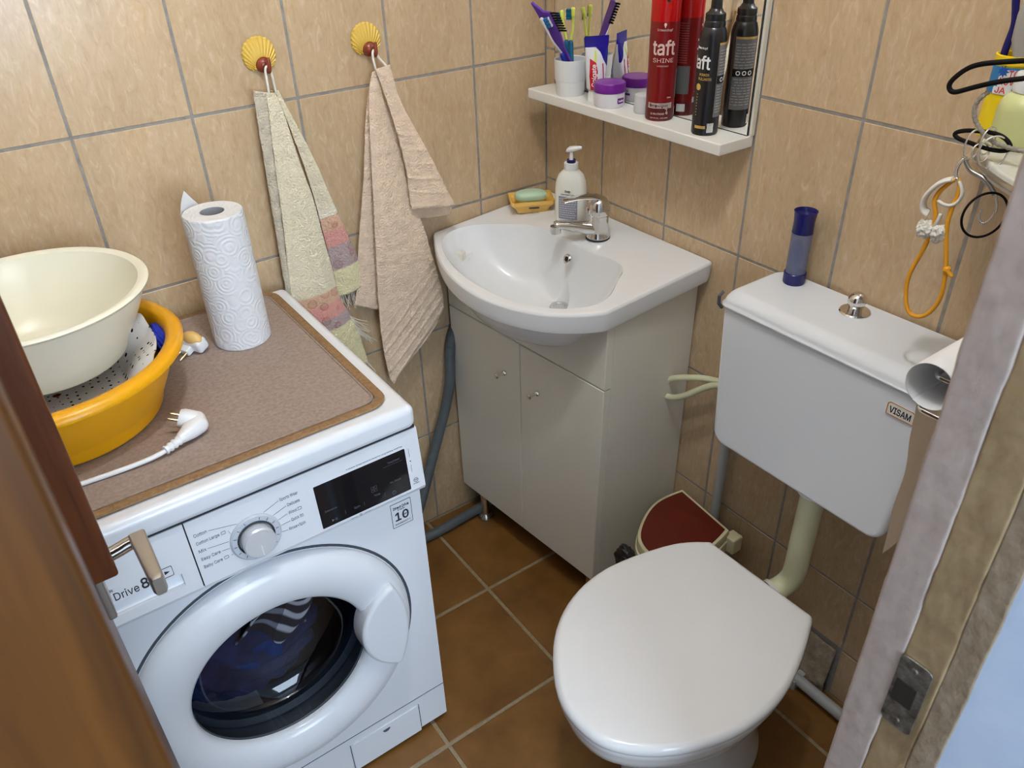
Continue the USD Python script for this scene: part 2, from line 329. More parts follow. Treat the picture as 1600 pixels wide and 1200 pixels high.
def floral(name, stops, bands):
    """cream terry with a printed band: circles (voronoi) over the band's colours; bands are v ranges"""
    a, b = bands
    nodes = {'u': ('texture_coordinate', {}), 's': ('separate_xyz', {}), 'r': ('rgb_ramp', {'ramp': stops}), 'n': ('noise_texture', dict(scale=260., detail=2.)), 'b': ('bump', dict(strength=1.0, distance=.004)),
             'v': ('voronoi_texture', dict(scale=38.)), 'rv': ('rgb_ramp', {'ramp': [(.0, (.86, .80, .80)), (.30, (.84, .74, .72)), (.34, lin(206, 140, 120)), (.40, (.8, .7, .66)), (.45, (1, 1, 1))]}),
             'mk': ('rgb_ramp', {'ramp': [(a - .004, (0, 0, 0)), (a, (.6, .6, .6)), (b, (.6, .6, .6)), (b + .004, (0, 0, 0))]}),
             'x': ('mix_color', dict(blend_type='multiply')), 'p': ('principled_bsdf', dict(roughness=.95, sheen_weight=.3, specular_ior_level=.1))}
    return usdkit.material(stage, '/World/Looks/' + name, nodes, [('u.UV', 's.vector'), ('s.y', 'r.fac'), ('s.y', 'mk.fac'), ('u.object', 'n.vector'), ('u.object', 'v.vector'), ('v.distance', 'rv.fac'), ('mk.color', 'x.fac'), ('r.color', 'x.a'), ('rv.color', 'x.b'), ('x.result', 'p.base_color'), ('n.fac', 'b.height'), ('b.normal', 'p.normal')], surface='p.BSDF')
M['towel_cream'] = floral('towel_cream', [(0, CRM), (.655, CRM), (.66, PCH), (.70, PCH), (.705, PNK), (.755, PNK), (.76, LAV), (.80, LAV), (.805, PLC), (1, PLC)], (.66, .80))
M['towel_band'] = floral('towel_band', [(0, CRM), (.545, CRM), (.55, lin(240, 230, 208)), (.59, lin(240, 230, 208)), (.595, PCH), (.66, PCH), (.665, PNK), (.74, PNK), (.745, LAV), (.86, LAV), (.865, PLC), (1, PLC)], (.595, .86))
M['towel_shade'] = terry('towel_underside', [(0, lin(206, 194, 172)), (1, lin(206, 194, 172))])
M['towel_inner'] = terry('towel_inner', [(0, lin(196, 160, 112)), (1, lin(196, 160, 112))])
M['towel_peach'] = terry('towel_peach', [(0, lin(238, 212, 186)), (1, lin(238, 212, 186))])
M['towel_fringe'] = pm('fringe', lin(222, 214, 196), .95)
M['laundry_blue'] = noisy('laundry_blue', [(.3, lin(16, 26, 62)), (.7, lin(32, 50, 104))], rough=.9, nscale=18, rnd=False)
M['blue_cloth'] = pm('blue_cloth', lin(40, 58, 190), .8)
def stripes():
    nodes = {'u': ('texture_coordinate', {}), 's': ('separate_xyz', {}), 'n': ('noise_texture', dict(scale=9., detail=2.)), 'ad': ('math', dict(math_type='multiply_add', value2=.35)), 'mu': ('math', dict(math_type='multiply', value2=6.0)), 'fr': ('math', dict(math_type='fraction')),
             'r': ('rgb_ramp', {'ramp': [(0, lin(40, 34, 40)), (.5, lin(40, 34, 40)), (.6, lin(150, 152, 160)), (.85, lin(150, 152, 160)), (1, lin(40, 34, 40))]}), 'p': ('principled_bsdf', dict(roughness=.9))}
    return usdkit.material(stage, '/World/Looks/striped_cloth', nodes, [('u.UV', 's.vector'), ('u.object', 'n.vector'), ('n.fac', 'ad.value1'), ('s.y', 'ad.value3'), ('ad.value', 'mu.value1'), ('mu.value', 'fr.value1'), ('fr.value', 'r.fac'), ('r.color', 'p.base_color')], surface='p.BSDF')
M['stripes'] = stripes()
def dots():
    nodes = {'u': ('texture_coordinate', {}), 'm': ('mapping', dict(scale=(26, 26, 26))), 'v': ('voronoi_texture', dict(scale=1.0, randomness=.25)),
             'r': ('rgb_ramp', {'ramp': [(0, lin(20, 20, 28)), (.17, lin(20, 20, 28)), (.20, lin(232, 228, 226)), (1, lin(232, 228, 226))]}), 'p': ('principled_bsdf', dict(roughness=.9))}
    return usdkit.material(stage, '/World/Looks/polka_dots', nodes, [('u.UV', 'm.vector'), ('m.vector', 'v.vector'), ('v.distance', 'r.fac'), ('r.color', 'p.base_color')], surface='p.BSDF')
M['dots'] = dots()
def embossed():
    nodes = {'u': ('texture_coordinate', {}), 'v': ('voronoi_texture', dict(scale=34.)), 'mu': ('math', dict(math_type='multiply', value2=30.0)), 'sn': ('math', dict(math_type='sine')), 'n': ('noise_texture', dict(scale=90., detail=3.)), 'ad': ('math', dict(math_type='add')),
             'b': ('bump', dict(strength=.28, distance=.0014)), 'p': ('principled_bsdf', dict(base_color=(.72, .72, .73), roughness=.95))}
    return usdkit.material(stage, '/World/Looks/embossed_paper', nodes, [('u.object', 'v.vector'), ('v.distance', 'mu.value1'), ('mu.value', 'sn.value1'), ('u.object', 'n.vector'), ('sn.value', 'ad.value1'), ('n.fac', 'ad.value2'), ('ad.value', 'b.height'), ('b.normal', 'p.normal')], surface='p.BSDF')
M['embossed'] = embossed()
M['lamp'] = usdkit.material(stage, '/World/Looks/lamp_globe', {'e': ('emission', dict(color=(.955, .985, 1.0), strength=LAMP_W))}, surface='e.emission')

# ---------------------------------------------------------------- setting: tiled walls, floor, jambs
def tile_block(o, r, u, n, w, h, d=.006, c=.0012):
    o, r, u, n = map(lambda a: np.asarray(a, float), (o, r, u, n)); V = []
    for (i, k, z) in ((0, 0, -d), (w, 0, -d), (w, h, -d), (0, h, -d), (0, 0, -c), (w, 0, -c), (w, h, -c), (0, h, -c), (c, c, 0), (w - c, c, 0), (w - c, h - c, 0), (c, h - c, 0)):
        V.append(o + r * i + u * k + n * z)
    F = [(8, 9, 10), (8, 10, 11)]
    for a in (0, 4):
        for j in range(4): F += [(a + j, a + (j + 1) % 4, a + 4 + (j + 1) % 4), (a + j, a + 4 + (j + 1) % 4, a + 4 + j)]
    F += [(0, 2, 1), (0, 3, 2)]
    return trimesh.Trimesh(V, F, process=False)
G = .0022   # half grout width
ZC = 2.75
XL, YF = -1.33, -1.29
wb = thing('wall_back', 'beige tiled wall behind washing machine with two hanging towels', 'wall', kind='structure')
mk(wb, 'grout_bed', box(XL, .1, .0009, .1, 0, ZC), M['grout'])
zA = [0.0, .292, .588, .8844, 1.1806, 1.4768, 1.773, 2.0692, 2.3654, 2.6616, ZC]
xA = [0] + [-(.1941 + .2 * k) for k in range(7)]
for k in range(len(xA) - 1):
    for j in range(len(zA) - 1):
        x1, x0 = xA[k], max(xA[k + 1], XL)
        mk(wb, 'tile', tile_block((x0 + G, 0, zA[j] + G), (1, 0, 0), (0, 0, 1), (0, -1, 0), x1 - x0 - 2 * G, zA[j + 1] - zA[j] - 2 * G), M['tile'], smooth=False)
wr = thing('wall_right', 'beige tiled wall behind washbasin, mirror and toilet cistern', 'wall', kind='structure')
mk(wr, 'grout_bed', box(.0009, .1, -1.45, .0015, 0, ZC), M['grout'])
zB = [0.0, .143, .3002, .600, .8973, 1.1937, 1.490, 1.786, 2.083, 2.379, 2.675, ZC]
yB = [0] + [-(.2021 + .2006 * k) for k in range(6)] + [-1.29]
for k in range(len(yB) - 1):
    for j in range(len(zB) - 1):
        if j == 0 and k in (4,): continue
        y1, y0 = yB[k], yB[k + 1]
        if y1 - y0 < .01: continue
        mk(wr, 'tile', tile_block((0, y1 - G, zB[j] + G), (0, -1, 0), (0, 0, 1), (-1, 0, 0), y1 - y0 - 2 * G, zB[j + 1] - zB[j] - 2 * G), M['tile'], smooth=False)
# rough mortar where one bottom tile is missing behind the toilet
gx, gz = np.meshgrid(np.linspace(-.806, -1.0, 30), np.linspace(0, .143, 22))
xx = -.004 - .03 * np.clip(1 - gz / .15, 0, 1) ** 1.5 * meshkit.fbm(np.stack([gx * 12, gz * 12, gx * 0], -1), seed=3) - .006 * meshkit.fbm(np.stack([gx * 40, gz * 40, gx * 0], -1), seed=5)
P = np.stack([xx, gx, gz], -1)
(cv, cf), _ = cloth(P, .003); mk(wr, 'mortar_patch', (cv, cf), M['mortar'], smooth=True)
fl = thing('floor', 'terracotta brown square floor tiles with light joints', 'floor', kind='structure')
mk(fl, 'grout_bed', box(XL, .1, YF - .1, .1, -.08, -.0015), M['floor_grout'])
fxs = [.003] + [-.4306 + .3063 * 1, -.4306, -.4306 - .3063, -.4306 - .6126, XL]; fys = [.003, -.0011, -.3074, -.6137, -.92, -1.2263, YF]
for i in range(len(fxs) - 1):
    for j in range(len(fys) - 1):
        if fys[j] - fys[j + 1] < .01: continue
        mk(fl, 'tile', tile_block((fxs[i + 1] + .003, fys[j + 1] + .003, 0), (1, 0, 0), (0, 1, 0), (0, 0, 1), fxs[i] - fxs[i + 1] - .006, fys[j] - fys[j + 1] - .006, .02, .0025), M['floor_tile'], smooth=False)
solo('ceiling', box(-2.3, 1.3, -3.4, .1, ZC, ZC + .1), M['plaster'], 'white plastered ceiling above the tiled bathroom', 'ceiling', kind='structure')
solo('wall_left', box(XL - .1, XL, -1.26, .1, 0, ZC), M['plaster'], 'white plastered wall left of the washing machine', 'wall', kind='structure')
# front wall with the doorway
fw = thing('wall_front', 'wall round the bathroom doorway, pale grey paint on the reveal', 'wall', kind='structure')
JX = -.635
def wavy_jamb(x, y0, y1, z0, z1, thick, amp, seed, mat, name, parent, edge=.0):
    ys = np.linspace(y0, y1, 24); zs = np.linspace(z0, z1, 420); gy, gz2 = np.meshgrid(ys, zs)
    t = (gy - y0) / (y1 - y0); rr = .0008
    d = np.minimum(t, 1 - t) * abs(y1 - y0); rnd_ = rr - np.sqrt(np.clip(rr ** 2 - (rr - np.clip(d, 0, rr)) ** 2, 0, None))
    nz = meshkit.fbm(np.stack([gy * 35, gz2 * 22, gy * 0 + seed], -1), seed=seed) - .5
    xs = x - amp * nz + rnd_
    ed = (meshkit.fbm(np.stack([gz2 * 28, gz2 * 0, gz2 * 0 + seed], -1), seed=seed + 9) - .5) * edge
    P = np.stack([xs, gy + ed * (1 - 2 * t), gz2], -1)
    back = P.copy(); back[..., 0] = x + thick
    nv, nu = P.shape[:2]; V = np.vstack([P.reshape(-1, 3), back.reshape(-1, 3)]); Mn = nv * nu
    (cv, cf), _ = cloth(P, .001)
    cf = cf.copy(); cvv = np.vstack([P.reshape(-1, 3), back.reshape(-1, 3)])
    t_ = trimesh.Trimesh(cvv, cf, process=False); t_.fix_normals()
    return mk(parent, name, t_, mat, smooth=True)
mk(fw, 'masonry', cat_(box(-.60, .1, -1.38, YF, 0, ZC), box(-1.45, -1.295, -1.38, -1.262, 0, ZC), box(-1.27, -.60, -1.38, YF, 2.06, ZC)), M['plaster'])
wavy_jamb(JX, -1.3000, -1.3345, 0, 2.05, .06, .0022, 4, M['gray_paint'], 'reveal_edge', fw, edge=.002)
dr = thing('door_1', 'varnished orange brown wooden door, opened inward, with metal lever handle', 'door', kind='structure')
wavy_jamb(JX + .0008, -1.334, -1.3685, 0, 2.05, .06, .0045, 8, M['olive_paint'], 'rebate', dr, edge=.001)
wavy_jamb(JX + .0010, -1.3682, -1.3905, 0, 2.05, .06, .0030, 12, M['tan_paint'], 'door_stop', dr, edge=.002)
# strike plate let into the rebate
sp = mk(dr, 'strike_plate', frame_mesh(bevel_extr(rrect(.029, .088, .006), .0012, .0005), (JX - .0006, -1.3480, .915), (0, -1, 0), (0, 0, 1)), M['steel_dark'], label='worn steel strike plate')
mk(sp, 'latch_hole', frame_mesh(extr(rrect(.019, .027, .001), .0006), (JX - .0019, -1.346, .916), (0, -1, 0), (0, 0, 1)), M['dark_hole'])
for zz in (.881, .949):
    mk(sp, 'screw', lathe([(0, .0011), (.002, .0011), (.0032, 0), (0, 0)], 14, (0, 0, 0)).apply_transform(trimesh.transformations.rotation_matrix(-PI / 2, (0, 1, 0))).apply_translation((JX - .0018, -1.348, zz)), M['steel_dark'])
# left jamb post, leaf, moulding, handle
mk(dr, 'jamb_post', rbox(-1.30, -1.170, -1.277, -1.25, 0, 2.06, .003), M['wood'])
mk(dr, 'leaf', rbox(-1.235, -1.195, -1.248, -.675, .01, 2.03, .003), M['wood'])
mk(dr, 'moulding', rbox(-1.1955, -1.168, -.776, -.752, .921, 1.98, .0035), M['dark_wood'], label='dark wooden moulding on the door leaf')
bp = mk(dr, 'handle_plate', rbox(-1.196, -1.186, -.742, -.690, .835, 1.06, .003), M['satin'])
hd = [(-1.188, -.702, .892), (-1.165, -.702, .894), (-1.150, -.702, .897), (-1.1405, -.7035, .899), (-1.1375, -.709, .900), (-1.137, -.716, .900)]
mk(dr, 'handle_neck', tube(spline(hd, 24), .0085, 16), M['chrome'])
gp = []
for (y, z, hx, hz) in ((-.703, .9005, .0095, .0105), (-.711, .9005, .0090, .012), (-.75, .9015, .0080, .0125), (-.790, .902, .0078, .0140), (-.7965, .902, .0055, .0120)):
    for a in np.linspace(0, 2 * PI, 16, endpoint=False):
        q = lambda s: math.copysign(abs(s) ** .32, s)
        gp.append((-1.137 + hx * q(math.cos(a)), y, z + hz * q(math.sin(a))))
mk(dr, 'handle_grip', hull(gp), M['satin'], label='worn brushed lever grip')
# hall outside the door
solo('wall_hall', cat_(box(-.632, 1.2, -1.46, -1.3895, 0, ZC), box(-2.2, -1.300, -1.46, -1.393, 0, ZC), box(-1.300, -.628, -1.46, -1.393, 2.08, ZC)), M['hall_paint'], 'pale bluish white hall wall beside the doorway', 'wall', kind='structure')
solo('floor_hall', box(-2.3, 1.3, -3.4, YF - .1, -.08, -.001), M['floor_tile'], 'brown floor of the hall outside the bathroom', 'floor', kind='structure')
solo('wall_hall_far', cat_(box(-2.3, -1.6, -3.4, -3.3, 0, ZC), box(-.3, 1.3, -3.4, -3.3, 0, ZC), box(-1.6, -.3, -3.4, -3.3, 0, .85), box(-1.6, -.3, -3.4, -3.3, 2.25, ZC)), M['plaster'], 'white hall wall with the window opening', 'wall', kind='structure')
solo('wall_hall_side', cat_(box(-2.3, -2.2, -3.3, -1.393, 0, ZC), box(1.2, 1.3, -3.3, -1.393, 0, ZC)), M['plaster'], 'white side walls of the hall', 'wall', kind='structure')
lm = thing('ceiling_lamp', 'white glass globe lamp under the bathroom ceiling', 'lamp', tuple(LAMP))
mk(lm, 'globe', trimesh.creation.icosphere(3, .05).apply_translation(LAMP), M['lamp'])
mk(lm, 'fitting', lathe([(0, 0), (.045, 0), (.045, -.03), (.03, -.06), (.03, ZC * 0 - (ZC - LAMP[2] - .052)), (0, -(ZC - LAMP[2] - .052))], 32, (LAMP[0], LAMP[1], ZC)), M['white_plastic'])

# ---------------------------------------------------------------- washing machine
wx0, wx1, wy0, wy1, wt = -1.305, -.7045, -.555, -.055, .833
wm = thing('washing_machine', 'white front-loading washing machine with brown mat and basins on top', 'washing machine', ((wx0 + wx1) / 2, -.3, 0))
DC = (-1.000, .402)
body = m3.Manifold.cube((wx1 - wx0, wy1 - wy0, .77)).translate((wx0, wy0, .018))
hole = m3.Manifold.cylinder(.44, .205, .205, 72).rotate((90, 0, 0)).translate((DC[0] + .005, wy0 + .43, DC[1]))
mk(wm, 'body', body - hole, M['white_enamel'], smooth=25)
for fx in (wx0 + .05, wx1 - .05):
    for fy in (wy0 + .05, wy1 - .05):
        mk(wm, 'foot', lathe([(0, 0), (.02, 0), (.02, .012), (.012, .018), (0, .018)], 20, (fx, fy, 0)), M['dark_line'])
mk(wm, 'top_lid', rbox(wx0, wx1 + .001, -.575, wy1 + .02, .789, wt, .014, 5), M['white_enamel'], smooth=50)
# control panel leaning a little forward at its lower edge
def prism_x(prof, x0, x1):   # prof: (y,z) polygon
    p = np.asarray(prof, float); N = len(p); V = np.vstack([np.c_[np.full(N, x0), p], np.c_[np.full(N, x1), p]]); return hull(V)
pyt, pyb = -.568, -.579
cp = mk(wm, 'control_panel', prism_x([(-.53, .786), (pyt, .786), (pyb, .672), (pyb + .004, .664), (-.553, .655), (-.53, .655)], -1.0755, wx1 + .001), M['panel_white'], smooth=25)
ny = (pyb - pyt) / (.672 - .786)
PR, PU = np.array([1, 0, 0.]), np.array([0, ny, 1.]); PU /= np.linalg.norm(PU)
def pp(x, z, off=.0): return np.array([x, pyt + (z - .786) * ny, z]) + np.cross(PR, PU) * off
def on_panel(m, x, z, off=.0002): return frame_mesh(m, pp(x, z, off), PR, PU)
ny_ = ny
drw = mk(wm, 'detergent_drawer', cat_(prism_x([(-.53, .786), (pyt, .786), (pyt + (.7095 - .786) * ny_, .7095), (-.53, .7095)], wx0, -1.0775), prism_x([(-.53, .7095), (pyt + (.7095 - .786) * ny_, .7095), (pyt + (.688 - .786) * ny_, .688), (-.53, .688)], -1.099, -1.0775), prism_x([(-.53, .689), (pyt + (.688 - .786) * ny_, .688), (pyb, .672), (pyb + .004, .664), (-.553, .655), (-.53, .655)], wx0, -1.0775)), M['panel_white'], smooth=20)
mk(drw, 'grip_recess', prism_x([(-.535, .711), (-.556, .711), (-.572, .6885), (-.535, .6885)], wx0, -1.098), M['panel_white'], smooth=20)
ld = [on_panel(fit_text('Direct Drive', .0125, .075), -1.2300, .7130), on_panel(fit_text('8', .0165, .010, bold=True), -1.1515, .7130), on_panel(fit_text('kg', .009), -1.139, .7130), on_panel(fit_text('INVERTER', .0042, .036), -1.222, .7290)]
fr_ = rrect(.017, .017, .002); ld.append(on_panel(extr(fr_.difference(rrect(.0155, .0155, .0015)), .0003), -1.1165, .722)); ld.append(on_panel(extr([(-.003, -.003), (.004, .0), (-.003, .003)], .0003), -1.1165, .722))
mk(drw, 'lettering', cat_(*ld), M['print_black'], smooth=False)
mk(wm, 'lid_seam', box(wx0 + .001, wx1 - .001, -.566, -.54, .7855, .790), M['dark_line'])
mk(wm, 'drawer_seam', prism_x([(-.54, .786), (pyt + .0015, .786), (pyb + .0015, .672), (-.552, .655)], -1.0780, -1.0750), M['dark_line'])
# dial
dx, dz = -.988, .7165
dial = mk(wm, 'dial', on_panel(lathe([(0, .022), (.0225, .022), (.0245, .0195), (.0245, .004), (0, .004)], 56), dx, dz, 0), M['silver'], smooth=35)
mk(dial, 'dial_ring', on_panel(lathe([(.0385, .0), (.0385, .002), (.036, .0045), (.0285, .004), (.0275, .001), (.0275, 0)], 64), dx, dz, 0), M['dial_ring'])
mk(dial, 'dial_gap', on_panel(lathe([(.0282, .0045), (.0282, .0052), (.0262, .0056), (.0255, .0045)], 56), dx, dz, 0), M['dark_line'])
mk(dial, 'pointer', on_panel(mrect(-.0006, .0006, -.021, -.003, .0005), dx, dz, .0222), M['print_white'])
tk = []
for k, a in enumerate(list(range(110, 260, 24)) + list(range(70, -50, -22))):
    a = math.radians(a); tk.append(on_panel(mrect(.030, .0345, -.0004, .0004).apply_transform(trimesh.transformations.rotation_matrix(a, (0, 0, 1))), dx, dz, .0046))
lt = []
for k, (s_, zz) in enumerate((('Cotton', .7575), ('Cotton Large', .7435), ('Mix', .7295), ('Easy Care', .7155), ('Baby Care', .7015))):
    w = {'Cotton': .0185, 'Cotton Large': .033, 'Mix': .0105, 'Easy Care': .0275, 'Baby Care': .027}[s_]
    lt.append(on_panel(fit_text(s_, .0052, w), -1.0685, zz))
    if s_ in ('Cotton Large', 'Baby Care'):
        lt.append(on_panel(extr(rrect(.0065, .005, .001).difference(rrect(.0055, .004, .0006)), .0003), -1.0685 + w + .006, zz + .0025)); w += .011
    zr = dz + (zz - dz) * .82 + .0005; lx = math.sqrt(max(.0395 ** 2 - (zr - dz) ** 2, 0)); e0, e1 = -1.0685 + w + .002, dx - lx
    m_ = mrect(0, math.hypot(e1 - e0, (zr - zz - .002)), -.00022, .00022); m_.apply_transform(trimesh.transformations.rotation_matrix(math.atan2(zr - zz - .002, e1 - e0), (0, 0, 1))); lt.append(on_panel(m_, e0, zz + .002))
for k, (s_, zz) in enumerate((('Sports Wear', .7575), ('Delicate', .7435), ('Wool', .7295), ('Quick 30', .7155), ('Rinse+Spin', .7015))):
    w = {'Sports Wear': .0285, 'Delicate': .0195, 'Wool': .0135, 'Quick 30': .0195, 'Rinse+Spin': .026}[s_]; x1 = -.9125
    if s_ == 'Wool': lt.append(on_panel(extr(rrect(.006, .005, .001).difference(rrect(.005, .004, .0006)), .0003), x1 - .003, zz + .0025)); x1 -= .0075
    lt.append(on_panel(fit_text(s_, .0052, w, align=1), x1, zz))
    zr = dz + (zz - dz) * .82 + .0005; lx = math.sqrt(max(.0395 ** 2 - (zr - dz) ** 2, 0)); e0, e1 = dx + lx, x1 - w - .002
    m_ = mrect(0, math.hypot(e1 - e0, zz + .002 - zr), -.00022, .00022); m_.apply_transform(trimesh.transformations.rotation_matrix(math.atan2(zz + .002 - zr, e1 - e0), (0, 0, 1))); lt.append(on_panel(m_, e0, zr))
mk(cp, 'program_lettering', cat_(*lt), M['print'], smooth=False)
mk(dial, 'dial_marks', cat_(*tk), M['print'], smooth=False)
# display
dsp = mk(wm, 'display', on_panel(bevel_extr(rrect(.158, .080, .0015), .0015, .0006), -.8095, .7165, -.0004), M['display'])
ds = [on_panel(fit_text('Temp/Detect', .0034, .022), -.764, .742, .0013), on_panel(mrect(-.772, -.738, 0, .0003), 0, .7385, .0013).apply_translation((0, 0, 0)),
      on_panel(fit_text('My Wash', .0034, .02), -.7655, .7045, .0013), on_panel(fit_text('Intensive', .0034, .02), -.880, .7045, .0013),
      on_panel(fit_text('Spin', .004, .010), -.833, .688, .0013), on_panel(fit_text('Temp.', .004, .012), -.797, .694, .0013)]
for q in range(2):
    for k in range(2): ds.append(on_panel(extr(rrect(.005, .0045, .001).difference(rrect(.0042, .0037, .0008)), .0003), -.797 + k * .0055, .711 - q * .006, .0013))
for xx_ in (-.848, -.815, -.778): ds.append(on_panel(mrect(-.0002, .0002, 0, .007), xx_, .686, .0013))
mk(dsp, 'display_marks', cat_(*ds), M['print_dim'], smooth=False)
pw = Polygon(arc(0, 0, .0036, 125, 415, 24)).difference(Polygon(arc(0, 0, .0028, 0, 355, 24))).difference(shapely.box(-.0012, .001, .0012, .006)).union(shapely.box(-.0004, 0, .0004, .0045))
ps = [on_panel(extr(pw, .0003), -.7615, .6855, .0013), on_panel(extr([(0, 0), (.0045, .0025), (0, .005)], .0003), -.872, .683, .0013), on_panel(mrect(.006, .0068, 0, .005), -.872, .683, .0013), on_panel(mrect(.008, .0088, 0, .005), -.872, .683, .0013)]
mk(dsp, 'power_symbol', cat_(*ps), M['print'], smooth=False)
sm = [on_panel(fit_text('6 Motion Direct Drive Inverter for long lasting washing', .0019, .098), -.832, .7615), on_panel(mrect(0, .0005, 0, .016), -.724, .737), on_panel(mrect(0, .0005, 0, .014), -.724, .708), on_panel(lathe([(0, .0003), (.0012, .0003), (.0012, 0), (0, 0)], 12), -.7237, .729),
      on_panel(mrect(0, .012, 0, .0004), -.842, .6715), on_panel(mrect(0, .012, 0, .0004), -.818, .6715), on_panel(extr(rrect(.003, .004, .0008).difference(rrect(.002, .003, .0005)), .0003), -.824, .672),
      on_panel(extr(Polygon(arc(0, 0, .0042, 0, 355, 24)).difference(Polygon(arc(0, 0, .0036, 0, 355, 24))), .0003), -.7195, .690), on_panel(fit_text('NFC', .0028), -.7222, .6888), on_panel(fit_text('Smart Diagnosis', .0013, .011), -.725, .683)]
mk(cp, 'panel_marks', cat_(*sm), M['print'], smooth=False)
# warranty sticker on the front
FR_, FU_ = (1, 0, 0), (0, 0, 1)
def on_front(m, x, z, y=wy0, off=.0002): return frame_mesh(m, (x, y - off, z), FR_, FU_)
stk = mk(wm, 'warranty_sticker', on_front(extr(rrect(.039, .053, .001), .0003), -.7435, .613), M['panel_white'], smooth=False)
st_ = [on_front(extr(rrect(.039, .053, .001).difference(rrect(.0375, .0515, .0008)), .0003), -.7435, .613, off=.0006), on_front(fit_text('Direct Drive', .0056, .030, bold=True, align=.5), -.7435, .626, off=.0006), on_front(fit_text('Inverter', .003, .014, align=.5), -.7435, .6215, off=.0006), on_front(fit_text('10', .0175, .026, bold=True, align=.5), -.7435, .600, off=.0006), on_front(fit_text('YEAR', .003, .009, bold=True, align=.5), -.739, .6075, off=.0009), on_front(fit_text('WARRANTY', .0036, .030, align=.5), -.7435, .591, off=.0006)]
mk(stk, 'lettering', cat_(*st_), M['print_black'], smooth=False)
# door ring, glass, gasket, drum
cx, cz = DC
ringp = [(.157, .0), (.1535, .002), (.1535, .008), (.156, .015), (.163, .0215), (.176, .0265), (.192, .0295), (.208, .0295), (.222, .0265), (.233, .0205), (.240, .0125), (.2435, .004), (.2435, -.004), (.157, -.004)]
def ylathe(prof, c, n=96):   # prof: (r, out) with out towards -y
    t = lathe([(r, -o) for r, o in prof], n, (0, 0, 0), 'y'); t.apply_translation((c[0], wy0, c[1])); t.fix_normals(); return t
mk(wm, 'door_groove', ylathe([(.245, .0006), (.250, .0006), (.250, .0002), (.245, .0002)], DC), M['rubber'])
dring = mk(wm, 'door_ring', ylathe(ringp + [ringp[0]], DC), M['white_enamel'], smooth=60)
gl = mk(dring, 'door_glass', ylathe([(.156, -.0005), (.154, -.006), (.148, -.045), (.138, -.062), (.115, -.078), (.07, -.086), (0, -.088)], DC, 72), M['door_glass'], smooth=70)
mk(dring, 'glass_rim', ylathe([(.157, .001), (.1535, .001), (.1525, -.002), (.157, -.004)], DC, 72), M['rubber'], smooth=60)
cr = [(-.866 + .114 - .114 * math.cos(a), .398 + .114 * math.sin(a)) for a in np.linspace(-PI, PI, 96, endpoint=False)]
lens = Polygon(cr).intersection(shapely.Point(cx, cz).buffer(.226, quad_segs=48)).buffer(-.0105).buffer(.0105)
hm = bevel_extr(lens.simplify(.0002), .040, .008, 5)
mk(dring, 'door_handle', frame_mesh(hm, (0, wy0 - .0, 0), FR_, FU_), M['white_enamel'], smooth=50)
mk(wm, 'gasket', ylathe([(.204, .0), (.190, -.002), (.172, -.010), (.163, -.03), (.168, -.042), (.160, -.052), (.166, -.066), (.172, -.085), (.204, -.09)], DC, 72), M['rubber'], smooth=50)
mk(wm, 'drum', ylathe([(.204, -.09), (.204, -.40), (.19, -.415), (0, -.415)], DC, 72), M['drum'], smooth=50)
# kick panel with service flap
mk(wm, 'kick_seam', box(wx0, wx1, wy0 - .0006, wy0 + .002, .1165, .1180), M['print'])
fx0, fx1 = -.922, -.766
mk(wm, 'service_flap', on_front(bevel_extr(Polygon([(fx0 + .002, .012), (fx1 - .002, .012), (fx1 - .002, .092), (fx1 - .006, .096), (fx0 + .006, .096), (fx0 + .002, .092)]), .0022, .0012), 0, 0, off=0), M['white_enamel'])
for sx_ in (fx0, fx1 - .0012): mk(wm, 'flap_seam', box(sx_, sx_ + .0012, wy0 - .0008, wy0 + .001, .02, .0965), M['print_black'])
mk(wm, 'flap_notch', on_front(extr(shapely.Point(0, 0).buffer(.008).intersection(shapely.box(-.01, -.01, .01, .0)), .0006), -.843, .084, off=.0022), M['print'])
# laundry seen through the glass
def blob(c, r, seed, amp=.25, n=4, freq=3., rip=.05):
    s = trimesh.creation.icosphere(n); v = np.array(s.vertices); k = 1 + amp * (meshkit.fbm(v * freq + 7.3, seed=seed) - .5) * 2 + rip * np.sin(14 * v[:, 0] + 9 * v[:, 2] + 4 * meshkit.noise(v * 3, seed))
    s.vertices = np.asarray(c) + v * k[:, None] * np.asarray(r); return s
solo('garment', blob((-1.035, -.385, .335), (.150, .085, .115), 5, .16, 5, 2.), M['laundry_blue'], 'dark blue garment behind the washing machine door glass', 'garment', smooth=True)
uu, vv = np.meshgrid(np.linspace(0, 1, 40), np.linspace(0, 1, 60))
P = np.stack([-1.035 + .135 * uu + .02 * np.sin(vv * 5), -.455 - .012 * np.sin(uu * 9 + vv * 4) + .05 * (vv - .5) ** 2 - .035 * (1 - vv), .515 - .17 * vv + .02 * np.sin(uu * 6 + 1)], -1)
P[..., 1] += .0
msh, uv = cloth(P, .004); solo('garment', msh, M['stripes'], 'striped grey white garment behind the washing machine door glass', 'garment', smooth=True, uv=uv)
solo('garment', blob((-.955, -.33, .40), (.10, .08, .12), 9, .25, 4), pm('laundry_black', (.02, .02, .025), .9), 'black garment in the washing machine drum, beside the blue one', 'garment', smooth=True)

